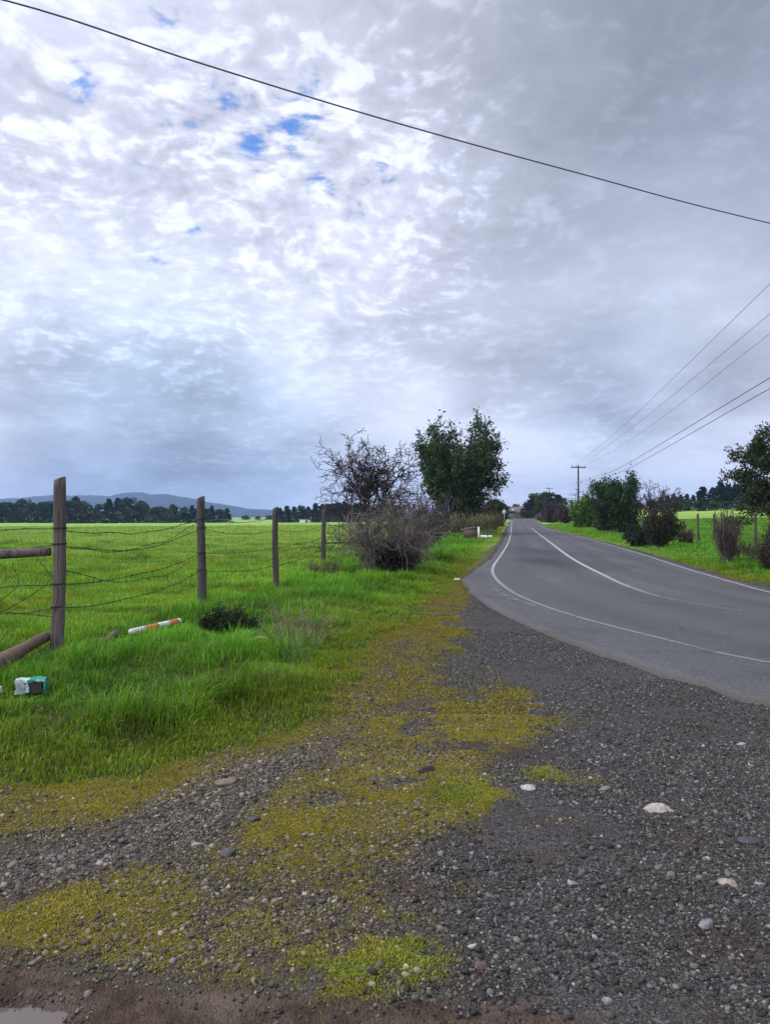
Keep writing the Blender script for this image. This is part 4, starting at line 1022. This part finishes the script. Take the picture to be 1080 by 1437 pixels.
def place_far(kind, u, Y, vtop, label, group, wide=1., vbase=None):
    cnt[0] += 1; k = (kind, cnt[0] % 3)
    loc = on(u, Y, -.2); h = hgt(vtop, Y) - loc[2]; rr_ = random.Random(cnt[0]); rz_ = rr_.uniform(0, 6.28)
    nm = {'conifer': 'pine_tree', 'broad': 'broadleaf_tree', 'pale': 'broadleaf_tree'}[kind]
    if k not in PROTO:
        o = PROTO[k] = far_tree(nm, kind, 500 + cnt[0], loc, label, group); o.scale = (h * wide, h * wide, h); o.rotation_euler = (0, 0, rz_); return o
    return dup(PROTO[k], loc, rz_, (h * wide, h * wide, h), label, group, nm)
ORD = ['first', 'second', 'third', 'fourth', 'fifth', 'sixth', 'seventh', 'eighth', 'ninth', 'tenth', 'eleventh', 'twelfth', 'thirteenth', 'fourteenth', 'fifteenth', 'sixteenth', 'seventeenth', 'eighteenth']
WORDK = {'conifer': 'spiky dark pine', 'broad': 'dark rounded tree', 'pale': 'grey green rounded tree'}
def row(items, Y, where, group, jitter=14):
    rr_ = random.Random(len(items))
    seen = {}
    for (u, vt, kind, wd) in items:
        k = seen[kind] = seen.get(kind, 0) + 1
        place_far(kind, u, Y + rr_.uniform(-jitter, jitter), vt, f'{ORD[k - 1]} {WORDK[kind]} from left in {where}', group, wd)
row([(-26, 706, 'broad', 1.5), (-6, 703, 'broad', 1.4), (14, 704, 'broad', 1.3), (34, 700, 'broad', 1.4), (52, 704, 'broad', 1.3)], 300, 'far row left of tallest post', 'far tree row left of the tallest post')
row([(70, 702, 'broad', 1.3), (98, 701, 'broad', 1.3), (106, 697, 'conifer', 1.3), (122, 703, 'pale', 1.4), (138, 707, 'broad', 1.3), (153, 700, 'conifer', 1.2), (166, 699, 'conifer', 1.2), (180, 698, 'broad', 1.35), (196, 702, 'pale', 1.4),
     (206, 708, 'conifer', 1.2), (220, 710, 'broad', 1.3), (243, 707, 'pale', 1.2), (232, 712, 'broad', 1.4), (258, 711, 'broad', 1.3), (270, 709, 'conifer', 1.2)], 300, 'far row between tallest and second posts', 'far tree row between the first two posts')
row([(284, 712, 'broad', 1.4), (297, 710, 'conifer', 1.2), (308, 714, 'broad', 1.3), (319, 713, 'conifer', 1.2)], 300, 'far row right of second post', 'far trees right of the second post')
row([(393, 713, 'conifer', 1.5), (403, 710, 'conifer', 1.4), (413, 711, 'conifer', 1.4), (423, 709, 'broad', 1.3), (433, 711, 'conifer', 1.4), (443, 706, 'conifer', 1.3), (452, 708, 'conifer', 1.4), (461, 710, 'broad', 1.4), (472, 705, 'broad', 1.5),
     (483, 704, 'conifer', 1.4), (494, 706, 'broad', 1.4), (508, 706, 'broad', 1.4), (522, 709, 'conifer', 1.4), (538, 707, 'broad', 1.4), (555, 708, 'broad', 1.4)], 290, 'far wood behind the bare tree', 'far wood behind the bare tree')
row([(345, 723, 'broad', 2.2), (362, 724, 'broad', 2.2), (378, 723, 'broad', 2.2)], 620, 'faint low line right of second post', 'faint far tree line')
row([(739, 704, 'broad', 1.1), (748, 696, 'conifer', 1.5), (759, 692, 'broad', 1.5), (771, 690, 'broad', 1.5), (782, 694, 'conifer', 1.6)], 225, 'far dark clump left of the utility pole', 'dark tree clump left of the utility pole', 6)
row([(712, 709, 'pale', 1.4), (724, 707, 'broad', 1.4), (733, 710, 'pale', 1.3)], 330, 'far trees directly behind the shed', 'far trees behind the shed')
row([(688, 702, 'conifer', 1.6), (696, 700, 'broad', 1.3)], 190, 'far pair left of the round road sign', 'far trees left of the road sign', 5)
row([(926, 697, 'conifer', 1.4), (936, 695, 'conifer', 1.4), (945, 693, 'conifer', 1.4), (954, 694, 'conifer', 1.4), (963, 693, 'conifer', 1.4), (972, 695, 'conifer', 1.4)], 290, 'distant pine wood left behind the small pasture', 'distant pine wood')
row([(985, 683, 'conifer', 1.5), (1000, 684, 'conifer', 1.4), (1010, 677, 'conifer', 1.4), (1021, 680, 'conifer', 1.4), (1033, 679, 'conifer', 1.5), (1046, 684, 'conifer', 1.4), (1060, 682, 'conifer', 1.4), (1075, 684, 'conifer', 1.4), (1092, 686, 'conifer', 1.4)], 200, 'tall wood behind the small pasture', 'tall dark pine wood', 8)
row([(916, 703, 'broad', 1.6), (932, 705, 'pale', 1.6), (948, 704, 'broad', 1.6), (964, 702, 'pale', 1.6), (982, 703, 'broad', 1.6), (1000, 702, 'pale', 1.6), (1020, 703, 'broad', 1.6), (1042, 702, 'pale', 1.6), (1064, 703, 'broad', 1.6)], 175, 'low hedge ending the small pasture', 'low hedge at the end of the small pasture', 4)
row([(800, 711, 'broad', 1.6), (826, 708, 'pale', 1.6), (846, 709, 'broad', 1.6), (886, 706, 'broad', 1.6), (900, 706, 'pale', 1.5)], 240, 'far trees behind the roadside bushes and pole', 'far trees behind the roadside bushes')

# ------------------------------------------------------------------ buildings, poles, sign, wires
hx, hy, hz = on(742, 262, -.3)
shed = thing('low_shed', 'long low brown roofed shed at the end of the road', 'shed', (hx, hy, hz + .2), None, .1)
b = MB(); b.box((-7, -3, -.4), (7, 3, 2.4)); b.build('wall', M_wall, shed, False)
b = MB(); V = np.array([(-7.5, -3.6, 2.25), (7.5, -3.6, 2.25), (7.5, 0, 4.1), (-7.5, 0, 4.1), (7.5, 3.6, 2.25), (-7.5, 3.6, 2.25), (-7.5, -3.6, 2.08), (7.5, -3.6, 2.08), (7.5, 3.6, 2.08), (-7.5, 3.6, 2.08)])
b.add(V, [np.array([(0, 1, 2, 3), (3, 2, 4, 5), (0, 6, 7, 1), (4, 8, 9, 5), (6, 9, 8, 7)]), np.array([(0, 3, 5), (1, 4, 2)])])
b.box((-7.4, -3.58, 2.07), (-7.2, 3.58, 2.08)); b.build('roof', M_roof, shed, False)
for xo in (-4.2, 1.5): b = MB(); b.box((xo, -3.05, .9), (xo + 1.3, -2.98, 1.9)); b.build('window', M_dark, shed, False)
b = MB(); b.box((-1.6, -3.05, -.2), (-.5, -2.98, 1.95)); b.build('door', M_dark, shed, False)
b = MB(); b.box((-6.9, -3.2, 2.75), (-5.9, -2.6, 3.1)); b.build('roof_window', M_white, shed, False)
wx, wy, wz = on(428, 270, 0)
wb = thing('white_shed', 'small white shed far across the pasture before the wood', 'shed', (wx, wy, wz))
b = MB(); b.box((-1.9, -1.2, -.2), (1.9, 1.2, 1.0)); b.build('wall', M_white, wb, False)
b = MB(); b.box((-2.1, -1.4, 1.0), (2.1, 1.4, 1.25)); b.build('roof', M_steel, wb, False)
b = MB(); b.box((.3, -1.23, 0), (.9, -1.19, .85)); b.build('door', M_dark, wb, False)
sx_, sy_, sz_ = on(707, 96)
sg = thing('road_sign', 'round pale road sign on a thin post beside the left road edge', 'sign', (sx_, sy_, sz_))
b = MB(); b.tube([(0, 0, -.1), (0, 0, 2.45)], .045, 8); b.build('post', M_steel, sg)
b = MB(); b.tube([(0, -.09, 2.0), (0, -.03, 2.0)], .27, 24); b.build('plate', M_sign, sg, False)

def utility_pole(u, Y, vtop, label):
    x0, y0, z0 = on(u, Y); h = hgt(vtop, Y) - z0
    o = thing('utility_pole', label, 'utility pole', (x0, y0, z0), 'utility poles along the road')
    b = MB(); t = np.linspace(0, 1, 8); b.tube(np.stack([t * 0, t * 0, -.3 + t * (h + .3)], 1), .16 - .05 * t, 10); b.build('pole', M_bark, o)
    b = MB(); b.box((-1.15, -.06, h - .38), (1.15, .06, h - .22)); b.build('crossarm', M_bark, o, False)
    for xo in (-1.05, .0 if False else -.35, 1.05):
        b = MB(); b.tube([(xo, 0, h - .22), (xo, 0, h - .10), (xo, 0, h - .02), (xo, 0, h + .04)], [.03, .07, .05, .05], 8); b.build('insulator', M_steel, o)
    b = MB(); b.box((-.5, -.14, h - 2.75), (.5, -.09, h - 2.65)); b.build('bracket', M_steel, o, False)
    return (x0, y0, z0 + h)
PX, PY, PZ = utility_pole(811, 115, 653, 'dark wooden utility pole with crossarm above the light green bush')
utility_pole(770, 235, 684, 'distant utility pole rising from the far dark tree clump')
def cable(name, pts_, r, label, group, mat=M_cable):
    o0 = np.array(pts_[0]); b = MB(); b.tube(catmull(pts_, 90) - o0, r, 6); o = b.build(name, mat); o.location = o0
    return tag(o, label, 'cable', group)
c0 = PX - .17 * PY
def line_pt(off, Y, zz): return (c0 + off + .17 * Y, Y, zz)
for off, v, lab in [(-1.05, 398, 'uppermost of three thin power wires from pole crossarm'), (-.35, 440, 'middle one of three thin power wires from pole crossarm'), (1.05, 468, 'lowest of three thin power wires from pole crossarm')]:
    Ye = (c0 + off) / (540 / F_PX - .17); ze = hgt(v, Ye)
    cable('power_wire', [line_pt(off, PY - .01, PZ - .02), line_pt(off, 85, PZ - .55), line_pt(off, 55, (PZ + ze) / 2 - .5), line_pt(off, Ye, ze), line_pt(off, 8, ze + .5)], .009, lab, 'thin power wires')
for off, v, dz_, lab in [(-.45, 530, 0, 'upper of the two thicker cables from the utility pole'), (.2, 545, -.12, 'lower of the two thicker cables from the utility pole')]:
    Ye = (c0 + off) / (540 / F_PX - .17); ze = hgt(v, Ye)
    cable('telephone_cable', [line_pt(off, PY - .1, PZ - 2.7), line_pt(off, 89, hgt(669, 89) + dz_), line_pt(off, 68, hgt(657, 68) + dz_), line_pt(off, Ye, ze), line_pt(off, 8, ze + .45)], .017, lab, 'thick cables from the utility pole')
def wire_pt(u, v, zz): Y = (zz - H) * F_PX / (HOR - v); return (at(u, Y), Y, zz)
ew = [wire_pt(-420, -92, 6.6), wire_pt(0, -4, 6.2), wire_pt(270, 83, 6.05), wire_pt(540, 166, 6.0), wire_pt(810, 241, 6.0), wire_pt(1080, 312, 6.1), wire_pt(1500, 408, 6.4)]
cable('overhead_cable', ew, .0080, 'thick dark cable slanting across the whole cloudy sky', None)

# ------------------------------------------------------------------ air
b = MB(); b.box((-4400, -80, -8), (4400, 4500, 190)); m, n = new_mat('haze')
pv = n.n('ShaderNodeVolumePrincipled'); n.put(pv, 'Color', (.42, .62, 1, 1)); n.put(pv, 'Density', .00018); n.put(pv, 'Anisotropy', .2)
o_ = n.n('ShaderNodeOutputMaterial'); n.t.links.new(pv.outputs[0], o_.inputs['Volume'])
tag(b.build('haze', m, None, False), 'faint blue haze over the plain', None, kind='stuff')

# ------------------------------------------------------------------ sky
SUN_AZ, SUN_EL = rad(-72), rad(52)                                   # azimuth from the viewing direction (+Y), towards +X
sun = bpy.data.lights.new('sun', 'SUN'); sun.energy = 1.5; sun.angle = rad(10); sun.color = (1, .95, .88)
so = bpy.data.objects.new('sun', sun); C.objects.link(so)
so.rotation_euler = (math.pi / 2 - SUN_EL, 0, math.pi - SUN_AZ)
w = bpy.data.worlds.new('World'); bpy.context.scene.world = w; w.use_nodes = True; n = NT(w.node_tree)
D = n.n('ShaderNodeTexCoord').outputs['Generated']; D = n.vm('NORMALIZE', D)
xyz = n.n('ShaderNodeSeparateXYZ'); n.put(xyz, 0, D)
zz = n.m('ADD', n.m('MAXIMUM', xyz.outputs[2], 0.), .26)
cmb = n.n('ShaderNodeCombineXYZ'); n.put(cmb, 0, n.m('DIVIDE', xyz.outputs[0], zz)); n.put(cmb, 1, n.m('DIVIDE', xyz.outputs[1], zz)); n.put(cmb, 2, 0.)
p = cmb.outputs[0]
def lobe(u, v, deg):
    d = np.array([u - 540, F_PX, HOR - v], float); return lobe_d(d, deg)
def lobe_d(d, deg):
    d = d / np.linalg.norm(d); k = 1 / (1 - math.cos(rad(deg)))
    dt = n.vm('DOT_PRODUCT', D, tuple(d), 1)
    return n.m('EXPONENT', n.m('MULTIPLY_ADD', dt, k, -k))
def add(*L):
    s = L[0]
    for q in L[1:]: s = n.m('ADD', s, q)
    return s
def sc_(k, x): return n.m('MULTIPLY', x, k)
wob = n.scl(n.vm('SUBTRACT', n.noise(p, 2.2, 3, .55, 0, 1), (.5, .5, .5)), (.20, .20, 0))
pw = n.vm('ADD', p, wob)
big = n.noise(pw, 1.5, 5, .55)
mid = n.ss(n.noise(pw, 6, 4, .5), .28, .72)
puff = n.ss(n.noise(n.vm('ADD', pw, (3.1, 1.7, 0)), 17, 5, .54), .27, .73)
small = n.ss(n.noise(pw, 34, 4, .55), .24, .76)
pz = add(sc_(.27, mid), sc_(.45, puff), sc_(.28, small))
left = n.m('MINIMUM', add(lobe(180, 230, 15), lobe(430, 300, 11), sc_(.9, lobe(80, 400, 8)), sc_(.6, lobe(420, 480, 6))), 1.15)
V0 = add(sc_(.10, left), n.m('SUBTRACT', .485, sc_(.335, lobe(1120, -80, 24))),
         sc_(-.07, lobe(700, 10, 12)), sc_(-.13, lobe(40, 190, 4)), sc_(-.07, lobe(230, 200, 4)), sc_(-.19, lobe(110, 530, 6)), sc_(-.20, lobe(290, 560, 4.5)), sc_(-.06, lobe(200, 640, 6)), sc_(-.07, lobe(420, 560, 4)), sc_(-.10, lobe(200, 650, 4)), sc_(-.07, lobe(60, 600, 5)), sc_(-.09, lobe(660, 450, 7)), sc_(-.17, lobe(850, 555, 4.5)), sc_(-.10, lobe(980, 560, 4)), sc_(-.12, lobe(330, 690, 5)), sc_(-.10, lobe(80, 680, 4)),
         sc_(.12, lobe(620, 620, 4)), sc_(.2, lobe(800, 625, 4.5)), sc_(.12, lobe(560, 600, 3)), sc_(.12, lobe(960, 650, 4)), sc_(.08, lobe(520, 380, 5)), sc_(.10, lobe(560, 260, 5)), sc_(.08, lobe(110, 400, 5)), sc_(.08, lobe(960, 400, 6)), sc_(.09, lobe(110, 590, 2.2)), sc_(-.10, lobe(720, 675, 1.8)), sc_(.10, lobe(700, 640, 3)))
hz_ = n.ss(xyz.outputs[2], .10, .36)
amp = add(.07, n.m('MULTIPLY', hz_, sc_(.74, left)), sc_(.25, lobe(560, 300, 6)), sc_(.14, lobe(760, 640, 7)), n.m('MULTIPLY', n.m('SUBTRACT', 1.0, hz_), sc_(.12, lobe(400, 560, 14))))
V1 = n.m('ADD', V0, n.m('MULTIPLY', n.m('SUBTRACT', n.m('ADD', sc_(.6, pz), sc_(.55, n.ss(pz, .5, .82))), .46), n.m('MULTIPLY', amp, .62)))
bank = n.noise(n.scl(D, (1, 1, 2.1)), 5.5, 5, .5, .3)
V1 = n.m('ADD', V1, n.m('MULTIPLY', n.m('SUBTRACT', big, .5), n.m('ADD', .12, sc_(.16, left))))
V1 = n.m('ADD', V1, n.m('MULTIPLY', n.m('SUBTRACT', bank, .5), n.m('SUBTRACT', .66, sc_(.46, hz_))))
V1 = n.m('SUBTRACT', V1, sc_(.58, n.m('MAXIMUM', n.m('SUBTRACT', V1, .53), 0.)))   # thick cloud does not brighten without end
sd = np.array([math.sin(SUN_AZ) * math.cos(SUN_EL), math.cos(SUN_AZ) * math.cos(SUN_EL), math.sin(SUN_EL)])
V1 = n.m('ADD', V1, sc_(1.9, lobe_d(np.array([-.6, -.5, .8]), 34)))  # bright glow in the unseen sky behind the camera, added as soft fill
V1 = n.m('MAXIMUM', V1, .12)
V1 = n.m('MINIMUM', V1, 3.)
blue = n.m('MINIMUM', add(lobe(170, 600, 8), lobe(330, 640, 7), sc_(.6, lobe(850, 570, 6)), sc_(.6, lobe(300, 700, 8)), sc_(.5, lobe(1050, 100, 14))), 1.)
tintc = n.mix(blue, (.90, .945, 1.15), (.77, .95, 1.23))
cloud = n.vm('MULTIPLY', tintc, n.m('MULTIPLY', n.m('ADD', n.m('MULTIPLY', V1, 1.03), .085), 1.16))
sky = n.n('ShaderNodeTexSky', sky_type='NISHITA', sun_disc=False, sun_elevation=SUN_EL, sun_rotation=SUN_AZ)
clear = n.scl(sky.outputs[0], (.085 * .5, .085 * .95, .085 * 1.6))
gap = n.m('MINIMUM', add(lobe(352, 203, 1.3), lobe(452, 264, 1.2), sc_(.95, lobe(542, 228, 1.2)), sc_(.7, lobe(320, 135, 1.8)), sc_(.8, lobe(238, 46, 1.6)), sc_(.75, lobe(110, 108, 1.4)), sc_(.7, lobe(410, 190, 1.4)), sc_(.7, lobe(512, 282, 1.2)), sc_(.7, lobe(272, 320, .8)), sc_(.7, lobe(225, 358, .8)), sc_(.6, lobe(430, 150, 2.6)), sc_(.6, lobe(200, 236, .8)), sc_(.5, lobe(240, 150, 2))), 1.)
ga = n.ss(n.m('ADD', gap, n.m('MULTIPLY', n.m('SUBTRACT', .5, n.m('ADD', sc_(.5, puff), sc_(.5, small))), 1.7)), .56, 1.42)
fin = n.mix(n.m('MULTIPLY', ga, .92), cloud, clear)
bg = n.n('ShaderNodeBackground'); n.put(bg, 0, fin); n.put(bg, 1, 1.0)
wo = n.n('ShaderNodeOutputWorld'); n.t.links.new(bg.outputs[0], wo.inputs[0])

# ------------------------------------------------------------------ camera
cam = bpy.data.cameras.new('camera'); cam.sensor_fit = 'VERTICAL'; cam.sensor_height = 36; cam.lens = 36 * F_PX / 1437
cam.clip_start = .05; cam.clip_end = 12000
co = bpy.data.objects.new('camera', cam); C.objects.link(co); co.location = (0, 0, H)
co.rotation_euler = (math.pi / 2 + math.atan((HOR - 718.5) / F_PX), 0, 0)
s = bpy.context.scene; s.camera = co
s.view_settings.view_transform = 'Standard'; s.view_settings.look = 'None'; s.view_settings.exposure = .40; s.view_settings.gamma = 1
s.cycles.max_bounces = 6; s.cycles.transparent_max_bounces = 12; s.cycles.volume_bounces = 0
s.cycles.use_denoising = True
